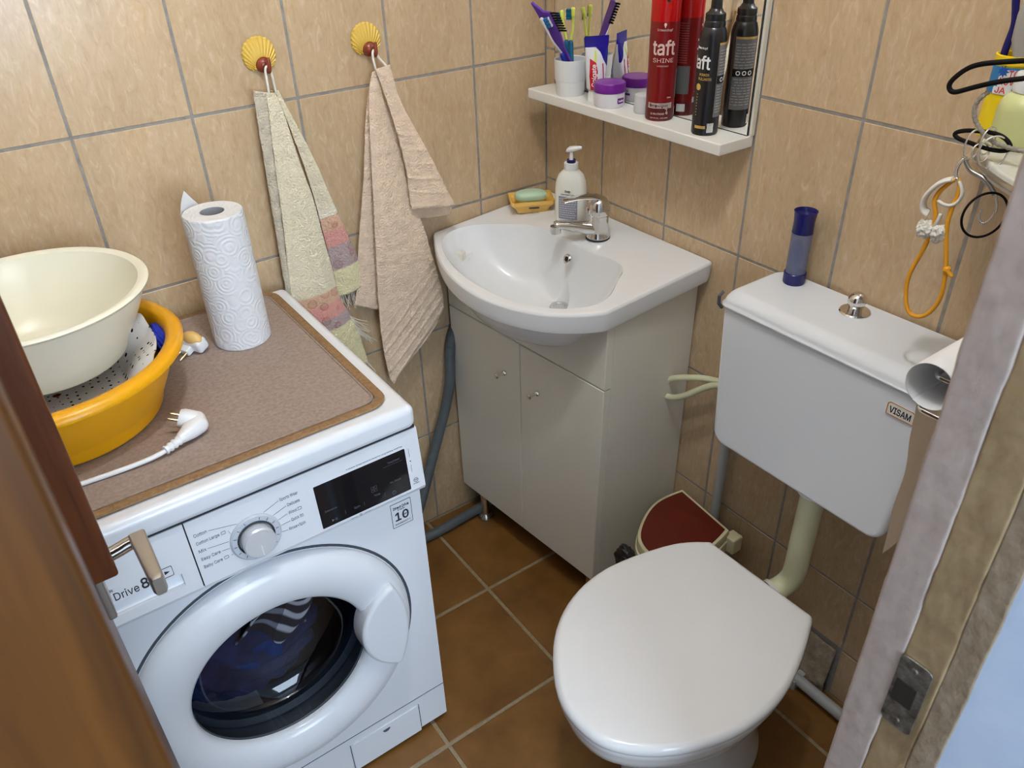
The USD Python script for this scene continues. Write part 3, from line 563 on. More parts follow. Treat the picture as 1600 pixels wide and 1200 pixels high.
# ---------------------------------------------------------------- things on the washing machine
matp = rrect(.555, .505, .03, -1.008, -.297)
mt = thing('mat', 'brown bathroom mat with stitched edge lying on the washing machine', 'mat', (-1.008, -.297, wt))
mk(mt, 'pile', frame_mesh(bevel_extr(rrect(.515, .465, .02, -1.008, -.297), .0055, .002), (0, 0, wt), (1, 0, 0), (0, 1, 0)), M['rug'])
ob = np.array(rrect(.539, .489, .026, -1.008, -.297).exterior.coords)[:-1]
mk(mt, 'border', tube(np.c_[ob, np.full(len(ob), wt + .0035)], .0085, 10, closed=True, sy=.42), M['rug_edge'])
ib = np.array(rrect(.518, .468, .02, -1.008, -.297).exterior.coords)[:-1]
mk(mt, 'stitching', tube(np.c_[ib, np.full(len(ib), wt + .0050)], .0022, 6, closed=True), M['rug'])
zt = wt + .0056
def basin(name, label, c, zb, rb, rr, h, mat, roll=.012, th=.0025, belly=.35):
    b = thing(name, label, 'basin', (c[0], c[1], zb))
    out = [(0, 0), (rb - .012, 0)] + arc(rb - .012, .012, .012, -90, -20, 5)
    t = np.linspace(0, 1, 12)[1:]
    wall = [(rb + (rr - roll - rb) * (belly * math.sin(k * PI / 2) + (1 - belly) * k), .016 + (h - roll - .016) * k) for k in t]
    prof = out + wall
    prof += [(rr - roll + .002, h - roll * .9), (rr - .001, h - roll * .75), (rr, h - roll * .4), (rr - roll * .35, h - roll * .05), (rr - roll * .9, h), (rr - roll - .006, h - roll * .35)]
    prof += [(r - th - .004 * k, z) for (r, z), k in zip(wall[::-1], np.linspace(1, 0, len(wall)))] + [(rb - .008, th + .006), (rb - .02, th + .001), (0, th + .001)]
    t_ = lathe(prof, 96, (c[0], c[1], zb)); t_.fix_normals(); mk(b, 'bowl', t_, mat, smooth=60); return b
yc = (-1.158, -.278)
basin('basin', 'yellow plastic basin with spotted cloth inside, on the washing machine', yc, zt, .146, .200, .118, M['yellow'], roll=.020, belly=.5)
basin('basin', 'cream white plastic basin stacked in the yellow basin', (-1.146, -.246), zt + .086, .112, .169, .116, M['cream'], roll=.009, belly=.55)
# spotted cloth heaped round the inside of the yellow basin
na, nr = 150, 26; A, Rr = np.meshgrid(np.linspace(-PI, PI, na), np.linspace(.02, 1, nr)); rad = .149 * Rr ** .8 + .014 * np.clip(Rr - .8, 0, 1) * 5 * .6
base = zt + .044 + .046 * np.clip((Rr - .60) / .40, 0, 1) ** .7
wr_ = meshkit.fbm(np.stack([np.cos(A) * rad * 22, np.sin(A) * rad * 22, A * 0], -1), seed=21) - .5
wr2 = np.sin(A * 9 + 5 * wr_ + Rr * 6)
zz_ = base + .026 * wr_ * np.clip(Rr * 2 - .7, 0, 1) + .006 * wr2 * np.clip(Rr * 2 - 1, 0, 1)
lift = np.exp(-((A - .25) / .5) ** 2) * np.clip((Rr - .5) * 2, 0, 1) * .022
P = np.stack([yc[0] + rad * np.cos(A), yc[1] + rad * np.sin(A), zz_ + lift], -1)
(cv, cf), uv = cloth(P, .002)
uv = np.vstack([np.c_[(rad * np.cos(A)).ravel(), (rad * np.sin(A)).ravel()]] * 2) * 3.2
solo('cloth', (cv, cf), M['dots'], 'white cloth with black polka dots crumpled inside the yellow basin', 'cloth', smooth=True, uv=uv)
solo('cloth', blob((-.992, -.262, zt + .078), (.015, .036, .022), 31, .12, 4, 1.5), M['blue_cloth'], 'bit of bright blue cloth at the yellow basin rim', 'cloth', smooth=True)
# kitchen roll
kr = thing('kitchen_roll', 'upright roll of white embossed kitchen paper on the brown mat', 'paper roll', (-.848, -.203, zt))
th_ = np.linspace(0, 2 * PI, 90, endpoint=False)
t_ = lathe([(.020, 0), (.047, 0), (.0495, .003), (.0495, .237), (.047, .24), (.020, .24), (.020, 0)], 90, (-.848, -.203, zt)); v = np.array(t_.vertices)
k = np.hypot(v[:, 0] + .848, v[:, 1] + .203) > .048; nz = meshkit.fbm(v * 40, seed=2) - .5; d = v[:, :2] - np.array([-.848, -.203]); v[:, :2] += d * (nz * .02 * k)[:, None]; t_.vertices = v; t_.fix_normals()
mk(kr, 'paper', t_, M['embossed'], smooth=40)
mk(kr, 'core', lathe([(.0195, .001), (.0205, .001), (.0205, .2395), (.0190, .2395), (.0190, .001)], 40, (-.848, -.203, zt)), M['core'])
a0 = 2.55; P = np.zeros((10, 14, 3))
for i in range(10):
    for j in range(14):
        s_, t2 = j / 13, i / 9; a = 2.66 - 1.0 * s_; r = .0505 + .010 * s_ ** 2
        P[i, j] = (-.848 + r * math.cos(a), -.203 + r * math.sin(a), zt + .237 + (.030 * (1 - abs(s_ - .62) / .62) if s_ < .62 else .030 * (1 - (s_ - .62) / .38)) * (1 - t2) - .06 * t2)
msh, uv = cloth(P, .0006); mk(kr, 'loose_sheet', msh, M['paper'], smooth=True)
# plug-in adapter lying on the mat
ad = thing('plug_adapter', 'small white and amber plug-in night light lying beside the kitchen roll', 'plug', (-.94, -.205, zt))
Rz = lambda a: np.array([[math.cos(a), -math.sin(a), 0], [math.sin(a), math.cos(a), 0], [0, 0, 1]])
def tf(m, R, o): m = _tm(m).copy(); m.vertices = np.array(m.vertices) @ np.asarray(R).T + np.asarray(o); return m
Ra = Rz(math.radians(-62)) @ trimesh.transformations.rotation_matrix(math.radians(18), (1, 0, 0))[:3, :3]
ao = np.array((-.930, -.197, zt + .0205))
mk(ad, 'housing', tf(rbox(-.021, .021, -.013, .011, -.017, .008, .006), Ra, ao), M['white_plastic'], smooth=40)
dm = trimesh.creation.icosphere(3); dm.vertices = np.array(dm.vertices) * (.0205, .012, .014) + (0, .0, .006); mk(ad, 'amber_lens', tf(dm, Ra, ao), M['amber'], smooth=True)
mk(ad, 'base_block', tf(rbox(-.016, .004, -.026, -.010, -.013, .001, .003), Ra, ao), M['white_plastic'])
for s_ in (-.0125, .0015): mk(ad, 'prong', tf(tube([(s_, -.026, -.005), (s_, -.036, -.005), (s_, -.0435, -.005)], [.0022, .0022, .0017], 10), Ra, ao), M['brass'])
# mains plug with cord
pg = thing('power_cord', 'white angled mains plug with cord lying at the front of the mat', 'plug', (-1.03, -.46, zt))
cpts = [(-1.300, -.452, zt + .030), (-1.285, -.458, zt + .010), (-1.24, -.466, zt + .0045), (-1.17, -.470, zt + .004), (-1.11, -.474, zt + .005), (-1.065, -.474, zt + .008), (-1.048, -.470, zt + .011)]
mk(pg, 'cord', tube(spline(cpts, 60), .0037, 12), M['white_plastic'], smooth=True)
sl = spline([(-1.058, -.473, zt + .0095), (-1.040, -.467, zt + .012), (-1.024, -.461, zt + .014)], 26); rad_ = [.0068 + .0012 * k / 25 - (.0014 if (k % 5) in (3, 4) and k < 20 else 0) for k in range(26)]
mk(pg, 'strain_relief', tube(sl, rad_, 14), M['white_plastic'], smooth=True)
hb = [np.array(p) for p in ((-1.030, -.463, zt + .014), (-1.012, -.455, zt + .015), (-1.000, -.449, zt + .016), (-.999, -.438, zt + .019))]
pts = np.vstack([trimesh.creation.icosphere(2).vertices * r + c for c, r in zip(hb, (.0085, .0125, .0135, .0130))])
mk(pg, 'elbow', hull(pts), M['white_plastic'], smooth=40)
pa, pb_ = np.array((-.999, -.440, zt + .017)), np.array((-1.022, -.427, zt + .026)); dv_ = (pb_ - pa) / np.linalg.norm(pb_ - pa)
mk(pg, 'head', tube([pa, pa + dv_ * .008, pa + dv_ * .020, pa + dv_ * .026], [.0145, .0155, .0155, .0135], 24), M['white_plastic'], smooth=35)
for s_ in (-.007, .007):
    q = np.cross(dv_, (0, 0, 1)); q /= np.linalg.norm(q); o = pa + dv_ * .024 + q * s_
    mk(pg, 'prong', tube([o, o + dv_ * .012, o + dv_ * .017], [.0022, .0022, .0016], 10), M['brass'])

# ---------------------------------------------------------------- hooks and towels
def hook(x, z, label):
    h = thing('wall_hook', label, 'hook', (x, 0, z), group=None)
    nr, na = 22, 132; r, a = np.meshgrid(np.linspace(0, 1, nr), np.linspace(0, 2 * PI, na, endpoint=False), indexing='ij')
    R0 = .0315
    phi = np.arctan2(r * R0 * np.sin(a) + .030, r * R0 * np.cos(a))
    ridge = np.cos(phi * 44) * np.clip(r * 1.4, 0, 1)
    rr_ = R0 * r * (1 + .022 * np.cos(phi * 44) * (r > .93))
    clipz = np.maximum(rr_ * np.sin(a), -.0245)
    out = .009 * (1 - .72 * r ** 2) + .0011 * ridge * (r < .97) + .003 * (r > .9) * (1 - abs(r - .95) / .05) * .4
    out = np.where(r > .985, .001, out)
    V = np.stack([x + rr_ * np.cos(a), -out - .0005, z + clipz], -1).reshape(-1, 3); F = []
    i, j = np.meshgrid(np.arange(nr - 1), np.arange(na), indexing='ij'); A_ = (i * na + j).ravel(); B_ = (i * na + (j + 1) % na).ravel(); C_ = A_ + na; D_ = B_ + na
    F = np.vstack([np.c_[A_, B_, D_], np.c_[A_, D_, C_]])
    t_ = trimesh.Trimesh(V, F, process=False); mk(h, 'shell_plate', t_, M['shell'], smooth=40)
    kb = lathe([(.0, .017), (.006, .0165), (.0105, .0135), (.0135, .009), (.0145, .004), (.0145, 0), (0, 0)], 36)
    t2 = frame_mesh(kb, (x + .003, -.001, z - .0165), (1, 0, 0), (0, 0, 1)); mk(h, 'boss', t2, M['brown_plastic'], smooth=60)
    hk = spline([(x + .004, -.015, z - .024), (x + .0045, -.026, z - .0255), (x + .005, -.030, z - .017), (x + .0055, -.0300, z - .002)], 24)
    mk(h, 'peg', tube(hk, [.0042] * 10 + list(np.linspace(.0042, .0030, 14)), 12), M['brown_plastic'], smooth=True); return h
hook(-.653, 1.2665, 'yellow scallop shell wall hook holding the cream floral towel')
hook(-.4395, 1.2655, 'yellow scallop shell wall hook holding the peach towel')
def panel(L, Rr, y, nv, nu, bulge=.008, waves=None, th=.0035, yl=None, disp=None):
    l, r = resample(L, nv), resample(Rr, nv); u = np.linspace(0, 1, nu); P = np.zeros((nv, nu, 3))
    for k in (0, 1): P[..., (0, 2)[k]] = l[:, k, None] * (1 - u) + r[:, k, None] * u
    v = np.linspace(0, 1, nv)[:, None]; yy = y if np.ndim(y) else (y, y)
    P[..., 1] = yy[0] * (1 - v) + yy[1] * v - bulge * np.sin(PI * u)[None, :] * np.clip(v * 3, .25, 1)
    if waves:
        for amp, fu, fv, ph in waves: P[..., 1] -= amp * np.sin(2 * PI * (fu * u[None, :] + fv * v) + ph) * np.clip(v * 2.5, 0, 1)
    P[..., 1] -= .0022 * (meshkit.fbm(P * 60, seed=int(abs(y if not np.ndim(y) else y[0]) * 1e4)) - .5) * 2
    if disp is not None: P[..., 1] -= disp(P)
    P[..., 1] = np.minimum(P[..., 1], -.004)
    return cloth(P, th)
tw = thing('towel', 'cream hand towel with floral band and fringes on left hook', 'towel', (-.62, -.03, .95))
setd(stage.GetPrimAtPath(tw.path), label='cream towel with pink floral band and fringes, hanging from shell hook')
msh, uv = panel([(-.6873, 1.2144), (-.6905, 1.151), (-.6940, 1.0687), (-.6975, .9683), (-.7005, .8746), (-.7025, .8045)], [(-.6600, 1.2073), (-.6650, 1.1467), (-.6710, 1.064), (-.6790, .9635), (-.6850, .8697), (-.688, .7986)], (-.034, -.030), 120, 14, .006, [(.001, .3, 9, 0)])
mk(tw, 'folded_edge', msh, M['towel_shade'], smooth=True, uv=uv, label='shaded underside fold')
msh, uv = panel([(-.6644, 1.2066), (-.6697, 1.1458), (-.6765, 1.0629), (-.6830, .9618), (-.690, .8682), (-.695, .7978), (-.697, .6623), (-.692, .575)], [(-.6477, 1.205), (-.6387, 1.1635), (-.6245, 1.0642), (-.6126, .9973), (-.6051, .9139), (-.596, .8322), (-.5899, .77), (-.5676, .7074), (-.548, .5918)], (-.036, -.040), 220, 50, .007, [(.003, 1.1, .6, .4), (.0015, 2.3, -.8, 1.)])
mk(tw, 'front_fold', msh, M['towel_cream'], smooth=True, uv=uv)
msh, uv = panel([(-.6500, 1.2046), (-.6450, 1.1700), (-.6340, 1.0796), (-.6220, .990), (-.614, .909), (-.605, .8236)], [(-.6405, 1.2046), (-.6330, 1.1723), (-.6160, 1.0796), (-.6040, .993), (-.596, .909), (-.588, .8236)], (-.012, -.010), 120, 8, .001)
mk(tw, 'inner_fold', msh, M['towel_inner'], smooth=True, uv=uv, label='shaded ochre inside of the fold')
msh, uv = panel([(-.6440, 1.2046), (-.6365, 1.1723), (-.6175, 1.0796), (-.6045, .993), (-.597, .909), (-.590, .8236), (-.588, .765)], [(-.6367, 1.2064), (-.6259, 1.1724), (-.5985, 1.093), (-.5718, .9971), (-.5600, .9537), (-.5415, .8853), (-.5273, .8297), (-.525, .775)], (-.024, -.022), 160, 30, .004, [(.002, .8, .5, 2.)])
mk(tw, 'rear_fold', msh, M['towel_band'], smooth=True, uv=uv)
def fringe(p0, p1, n, L, seed, lean):
    r = np.random.default_rng(seed); ms = []
    for k in range(n):
        a = np.array(p0) + (np.array(p1) - np.array(p0)) * (k + r.uniform(-.2, .2)) / max(n - 1, 1); d = np.array([lean + r.normal(0, .22), r.normal(0, .1), -1.]); d /= np.linalg.norm(d); l = L * r.uniform(.75, 1.1)
        pth = [a, a + d * l * .5 + r.normal(0, .0012, 3), a + d * l + r.normal(0, .002, 3)]
        for q in pth: q[1] = min(q[1], -.006)
        ms.append(tube(pth, [.0011, .0009, .0006], 5))
    return trimesh.util.concatenate(ms)
mk(tw, 'fringe', fringe((-.604, -.016, .768), (-.530, -.016, .778), 34, .045, 3, .10), M['towel_fringe'], kind='stuff', smooth=True)
mk(tw, 'fringe', fringe((-.640, -.042, .578), (-.552, -.040, .596), 34, .045, 4, .25), M['towel_fringe'], kind='stuff', smooth=True)
mk(tw, 'fringe', fringe((-.575, -.036, .720), (-.560, -.036, .668), 16, .05, 6, .9), M['towel_fringe'], kind='stuff', smooth=True)
mk(tw, 'hanging_loop', tube(spline([(-.6597, -.036, 1.203), (-.6585, -.034, 1.228), (-.6555, -.030, 1.2475), (-.6490, -.0255, 1.2495), (-.6455, -.027, 1.240), (-.6440, -.026, 1.222), (-.6425, -.024, 1.202)], 40), .0022, 8), M['white_cloth'], smooth=True)
tp = thing('towel', 'peach terry towel with ribbed hem hanging from shell hook beside the sink', 'towel', (-.44, -.03, .9))
nrm = np.array((-.67, .74)); tip = np.array((-.4960, .51))
def ribs(P):
    d = (P[..., 0] - tip[0]) * nrm[0] + (P[..., 2] - tip[1]) * nrm[1]
    return .0022 * (np.clip(np.cos(2 * PI * d / .021), .0, 1) ** 2) * ((d > .012) & (d < .125)) + .0012 * np.cos(2 * PI * d / .007) * ((d > .0) & (d < .012))
msh, uv = panel([(-.4528, 1.2137), (-.4650, 1.1724), (-.4760, 1.0892), (-.4860, .9872), (-.4960, .8778), (-.5050, .7747), (-.5110, .6967), (-.5120, .6127), (-.5060, .5352), (-.5035, .5252)], [(-.4401, 1.2154), (-.4343, 1.1545), (-.4169, 1.0626), (-.4012, .9642), (-.3781, .8864), (-.365, .8222), (-.3512, .755), (-.3446, .6953), (-.3493, .663), (-.3891, .6163), (-.4468, .5669), (-.5004, .5232)], (-.040, -.050), 300, 90, .010, [(.003, .9, .4, .3)], disp=ribs)
mk(tp, 'front_fold', msh, M['towel_peach'], smooth=True, uv=uv)
msh, uv = panel([(-.4456, 1.2104), (-.4705, 1.1332), (-.4891, 1.0343), (-.5083, .9435), (-.5290, .8487), (-.5427, .7775), (-.5525, .7336)], [(-.436, 1.209), (-.4450, 1.1303), (-.4600, .9772), (-.4700, .837), (-.4850, .6996)], (-.026, -.022), 160, 30, .006, [(.002, .7, .4, 1.)])
mk(tp, 'rear_fold', msh, M['towel_peach'], smooth=True, uv=uv)
def ribs2(P): return .0016 * np.clip(np.cos(2 * PI * (P[..., 2] - .93 + .22 * (P[..., 0] + .36)) / .030), 0, 1) ** 3 * ((P[..., 2] > .93) & (P[..., 2] < 1.12))
msh, uv = panel([(-.4500, 1.2190), (-.4370, 1.1681), (-.4240, 1.1036), (-.4130, 1.0366), (-.4103, .9338)], [(-.4167, 1.2229), (-.407, 1.1641), (-.3797, 1.0967), (-.3475, 1.0242), (-.3163, .9473), (-.3023, .9178)], (-.050, -.064), 180, 44, .007, [(.0025, .6, .3, 2.)], disp=ribs2)
mk(tp, 'side_fold', msh, M['towel_peach'], smooth=True, uv=uv)
msh, uv = panel([(-.4350, 1.15), (-.4150, 1.05), (-.405, .96), (-.4026, .9276), (-.385, .900)], [(-.420, 1.16), (-.385, 1.07), (-.340, .98), (-.3000, .9114), (-.3040, .8900)], (-.030, -.042), 120, 24, .005)
mk(tp, 'under_fold', msh, M['towel_peach'], smooth=True, uv=uv)
mk(tp, 'hanging_loop', tube(spline([(-.4428, -.042, 1.205), (-.4440, -.036, 1.228), (-.4415, -.0300, 1.2465), (-.4350, -.0255, 1.2480), (-.4310, -.028, 1.238), (-.4240, -.034, 1.226), (-.4178, -.040, 1.2140)], 40), .0024, 8), M['white_cloth'], smooth=True)

# ---------------------------------------------------------------- vanity cabinet and washbasin
vc = thing('vanity_cabinet', 'white two-door vanity cabinet under the washbasin', 'cabinet', (-.15, -.27, 0))
# corners (x, y): front left, front right, back right, back left at the bottom (z .085) and top
def hexa(b, t, z0, z1): return hull([(*p, z0) for p in b] + [(*p, z1) for p in t])
FLb, FRb, BRb, BLb = (-.312, -.016), (-.262, -.513), (-.004, -.508), (-.004, -.030)
FLt, FRt, BRt, BLt = (-.312, -.016), (-.266, -.536), (-.004, -.517), (-.004, -.030)
lerp = lambda a, b, t: tuple(np.array(a) * (1 - t) + np.array(b) * t)
def at_z(b, t, z, z0=.09, z1=.815): return lerp(b, t, (z - z0) / (z1 - z0))
zd1 = .652
inset = lambda p, d: (p[0] + d, p[1])
zc_ = .672
mk(vc, 'carcass', hexa([inset(FLb, .018), inset(FRb, .018), BRb, BLb], [inset(at_z(FLb, FLt, zc_), .018), inset(at_z(FRb, FRt, zc_), .018), at_z(BRb, BRt, zc_), at_z(BLb, BLt, zc_)], .092, zc_), M['cabinet'], smooth=20)
for F_, B_, Ft, Bt, s_ in ((FRb, BRb, FRt, BRt, 1), (FLb, BLb, FLt, BLt, -1)):
    f0, b0 = inset(at_z(F_, Ft, zc_), .018), at_z(B_, Bt, zc_); f1, b1 = inset(Ft, .018), Bt; o_ = lambda p: (p[0], p[1] + s_ * .014)
    mk(vc, 'side_panel', hexa([f0, b0, o_(b0), o_(f0)], [f1, b1, o_(b1), o_(f1)], zc_, .813), M['cabinet'], smooth=20)
def front_board(ta, tb, z0, z1, d=.0175, b=.0015):
    """board on the front plane between fractions ta, tb of the width"""
    P = []
    for z, q in ((z0, 0), (z0 + b, 1), (z1 - b, 1), (z1, 0)):
        fl_, fr_ = at_z(FLb, FLt, z), at_z(FRb, FRt, z); a, c = np.array(lerp(fl_, fr_, ta)), np.array(lerp(fl_, fr_, tb)); u = (c - a) / np.linalg.norm(c - a)
        for off, e in ((0 if q else b, b), (b, 0)):
            P += [(*(a + u * e + (off, 0)), z), (*(c - u * e + (off, 0)), z)]
        P += [(*(a + (d, 0)), z), (*(c + (d, 0)), z)]
    return hull(P)
def front_pt(t, z, out=0.): p = lerp(at_z(FLb, FLt, z), at_z(FRb, FRt, z), t); return np.array((p[0] - out, p[1], z))
bellyh = []
for zz, s_ in ((.83, .98), (.787, .98), (.764, .94), (.740, .875), (.717, .785), (.697, .655), (.685, .495), (.679, .3)):
    bellyh += [(-.172 + (-.208 + .200 * math.cos(a) + .172) * s_, -.268 + (-.275 + .226 * math.sin(a) + .268) * s_, zz) for a in np.linspace(0, 2 * PI, 72, endpoint=False)]
def manifold(m): m = _tm(m); return m3.Manifold(m3.Mesh(np.asarray(m.vertices, np.float32), np.asarray(m.faces, np.uint32)))
mk(vc, 'fascia', manifold(front_board(.0, 1., zd1 + .003, .806)) - manifold(hull(bellyh)), M['cabinet'], smooth=20)
for ta, tb, kt, zk in ((.001, .4975, .400, .5545), (.5025, .999, .620, .5525)):
    dd = mk(vc, 'door', front_board(ta, tb, .095, zd1), M['cabinet'], smooth=20)
    k0 = front_pt(kt, zk); prof = [(0, .0275), (.0045, .0275), (.0062, .0255), (.0062, .023), (.0038, .018), (.0034, .008), (.006, .0055), (.0068, .002), (.0068, 0), (0, 0)]
    mk(dd, 'knob', frame_mesh(lathe(prof, 28), k0, (0, -1, 0), (0, 0, 1)), M['chrome'], smooth=40)
for lx, ly in ((-.288, -.085), (-.232, -.47), (-.04, -.07), (-.04, -.46)):
    mk(vc, 'leg', lathe([(0, 0), (.019, 0), (.0215, .003), (.0215, .008), (.018, .014), (.012, .018), (.0105, .022), (.0105, .093), (0, .093)], 28, (lx, ly, 0)), M['chrome'], smooth=40)

wbn = thing('washbasin', 'white ceramic bow-fronted washbasin on the vanity cabinet', 'washbasin', (-.2, -.275, .69))
DRN = np.array((-.172, -.268))
def curve_closed(pts, n=400):
    s = []
    for k in range(len(pts) - 1):
        pass
    return np.array(pts)
fronts = spline([(-.332, -.0045), (-.362, -.060), (-.396, -.140), (-.414, -.210), (-.4205, -.285), (-.412, -.365), (-.388, -.435), (-.353, -.490), (-.312, -.528), (-.283, -.5475)], 80)
outer = Polygon(np.vstack([[(-.0015, -.0035), (-.20, -.0035)], fronts, [(-.14, -.5475), (-.0015, -.5475)]])).buffer(-.007).buffer(.007, quad_segs=6)
bowl_in = Polygon(spline([(-.150, -.150), (-.180, -.105), (-.232, -.052), (-.290, -.034), (-.335, -.060), (-.366, -.120), (-.386, -.200), (-.392, -.285), (-.384, -.365), (-.362, -.430), (-.330, -.475), (-.285, -.505), (-.235, -.500), (-.185, -.466), (-.143, -.432), (-.139, -.36), (-.140, -.29), (-.144, -.21)], 200, closed=True))
belly = shapely.affinity.translate(shapely.affinity.scale(shapely.Point(0, 0).buffer(1, quad_segs=32), .196, .222), -.208, -.275)
NT = 240; TH = np.linspace(0, 2 * PI, NT, endpoint=False)
def radial(poly):
    out = []; ring = poly.exterior
    for t in TH:
        ln = shapely.LineString([DRN, DRN + 1.2 * np.array((math.cos(t), math.sin(t)))]); g = ln.intersection(ring)
        gs = [g] if g.geom_type == 'Point' else list(g.geoms); out.append(max(math.hypot(q.x - DRN[0], q.y - DRN[1]) for q in [shapely.Point(q.coords[0]) for q in gs]))
    return np.array(out)
Ro, Ri, Rb = radial(outer), radial(bowl_in), radial(belly)
rimz = lambda r: .866 + .075 * (DRN[0] + r * np.cos(TH))
def ring(r, z): return np.c_[DRN[0] + r * np.cos(TH), DRN[1] + r * np.sin(TH), np.broadcast_to(z, NT)]
zf = .704
rings = []
rings.append(ring(Ri * 0 + .020, zf))
for t in np.linspace(.16, .93, 16):
    g = (.55 * t ** 2.0 + .45 * t ** 4.5)
    rings.append(ring(np.maximum(Ri * t, .021 + .002 * t), zf + .003 + (rimz(Ri) - .012 - zf) * g))
for a in (20, 45, 70, 90): rings.append(ring(Ri + .007 * math.sin(math.radians(a)) - .002, rimz(Ri) - .010 + .010 * math.sin(math.radians(a))))
# flat top with a shallow raised edge at the back and a slightly sunk tap ledge
lo = .35
gap = Ro - Ri
rings.append(ring(Ri + .005 + (gap - .015) * .35, rimz(Ri + gap * .35)))
rings.append(ring(Ri + .005 + (gap - .015) * .75, rimz(Ri + gap * .75) + .0005))
rings.append(ring(Ri + gap - .009, rimz(Ro) + .001))
for a in (60, 30, 0): rings.append(ring(Ro - .007 + .007 * math.cos(math.radians(a)), rimz(Ro) - .006 + .007 * math.sin(math.radians(a))))
rings.append(ring(Ro - .001, rimz(Ro) - .030)); rings.append(ring(Ro - .004, rimz(Ro) - .042)); rings.append(ring(Ro - .012, rimz(Ro) - .047))
Rb2 = np.minimum(Rb, Ro - .016)
rings.append(ring(np.maximum(Rb2 * 1.0, (Ro - .012) * .97 * (np.cos(TH) > 9)), np.minimum(rimz(Ro) - .050, .806)))
for zz, s_ in ((.785, .985), (.762, .945), (.738, .88), (.715, .79), (.695, .66), (.683, .50), (.677, .3)): rings.append(ring(Rb2 * s_, zz))
V = np.vstack(rings + [[(*DRN, zf)], [(*DRN, .676)]]); F = []; nr = len(rings)
for i in range(nr - 1):
    for j in range(NT):
        a, b, c, d = i * NT + j, i * NT + (j + 1) % NT, (i + 1) * NT + (j + 1) % NT, (i + 1) * NT + j
        F += [(a, c, b), (a, d, c)]
for j in range(NT): F += [(nr * NT, j, (j + 1) % NT), (nr * NT + 1, (nr - 1) * NT + (j + 1) % NT, (nr - 1) * NT + j)]
sink = trimesh.Trimesh(V, F, process=False); sink.fix_normals()
mk(wbn, 'basin_body', sink, M['ceramic'], smooth=34)
mk(wbn, 'drain', lathe([(0, .0015), (.012, .0015), (.0135, .0035), (.020, .0035), (.0225, .0005), (.0225, -.002), (0, -.002)], 36, (DRN[0], DRN[1], zf + .002)), M['chrome'], smooth=40)
ofr = frame_mesh(lathe([(.0055, .004), (.009, .0045), (.0115, .0025), (.0118, -.003), (.0055, -.003), (.0055, .004)], 32), (-.1575, -.279, .8215), np.array((0, -1, 0.)), np.array((.42, 0, .9)) / np.linalg.norm((.42, 0, .9)))
of = mk(wbn, 'overflow_ring', ofr, M['chrome'], smooth=40)
mk(of, 'overflow_hole', frame_mesh(lathe([(0, .002), (.0058, .002), (.0058, -.002), (0, -.002)], 24), (-.1575, -.279, .8215), np.array((0, -1, 0.)), np.array((.42, 0, .9)) / np.linalg.norm((.42, 0, .9))), M['dark_hole'])
# tap
TC = np.array((-.089, -.297)); tz = .8595
tap = thing('tap', 'chrome single-lever mixer tap on the washbasin ledge', 'tap', (*TC, tz))
mk(tap, 'seal', lathe([(0, 0), (.0265, 0), (.0265, .003), (0, .003)], 36, (*TC, tz)), M['dark_line'])
mk(tap, 'tap_body', lathe([(0, .003), (.0255, .003), (.0258, .006), (.0235, .010), (.0220, .02), (.0215, .045), (.0225, .050), (.0225, .053), (0, .053)], 48, (*TC, tz)), M['chrome'], smooth=40)
SD = np.array((-.80, .60)); SD /= np.linalg.norm(SD)       # spout swung a little to the left
SD = np.array((-.93, .36)); SD /= np.linalg.norm(SD)
q3 = lambda d, z, s=0.: np.array((TC[0] + SD[0] * d - SD[1] * s, TC[1] + SD[1] * d + SD[0] * s, tz + z))
mk(tap, 'spout', tube(spline([q3(.004, .020), q3(.022, .025), (q3(.05, .032)), q3(.082, .039), q3(.098, .040)], 30), list(np.linspace(.0185, .0115, 26)) + [.0113, .011, .0105, .0095], 20, sy=.85), M['chrome'], smooth=True)
mk(tap, 'aerator', lathe([(0, -.014), (.0105, -.014), (.0118, -.012), (.0118, .002), (0, .004)], 28, tuple(q3(.095, .036))), M['chrome'], smooth=40)
mk(tap, 'cap', lathe([(0, .0535), (.0225, .0535), (.0240, .056), (.0240, .066), (.0225, .078), (.016, .088), (.007, .0925), (0, .0935)], 44, (*TC, tz)), M['chrome'], smooth=40)
lev = []
for d, z, w, h in ((-.016, .078, .016, .006), (.0, .090, .0175, .0055), (.02, .0935, .017, .005), (.045, .0945, .0145, .0035), (.068, .0925, .0120, .0026), (.078, .0905, .0105, .002)):
    lev.append([q3(d, z + h * math.sin(a), w * math.cos(a)) for a in np.linspace(0, 2 * PI, 20, endpoint=False)])
LV = np.vstack(lev); LF = []
for i in range(len(lev) - 1):
    for j in range(20): a, b, c, d = i * 20 + j, i * 20 + (j + 1) % 20, (i + 1) * 20 + (j + 1) % 20, (i + 1) * 20 + j; LF += [(a, b, c), (a, c, d)]
for e, fl2 in ((0, 1), (len(lev) - 1, 0)):
    for j in range(1, 19): LF.append((e * 20, e * 20 + j + (0 if fl2 else 0), e * 20 + j + 1))
t_ = trimesh.Trimesh(LV, LF, process=False); t_.fix_normals(); mk(tap, 'lever', t_, M['chrome'], smooth=50)
mk(tap, 'temperature_dot', frame_mesh(lathe([(0, .0008), (.0032, .0008), (.0032, 0), (0, 0)], 16), q3(.0242, .066, .001), np.array((SD[1], -SD[0], 0)), (0, 0, 1)), pm('dot_red', lin(120, 30, 40), .4))
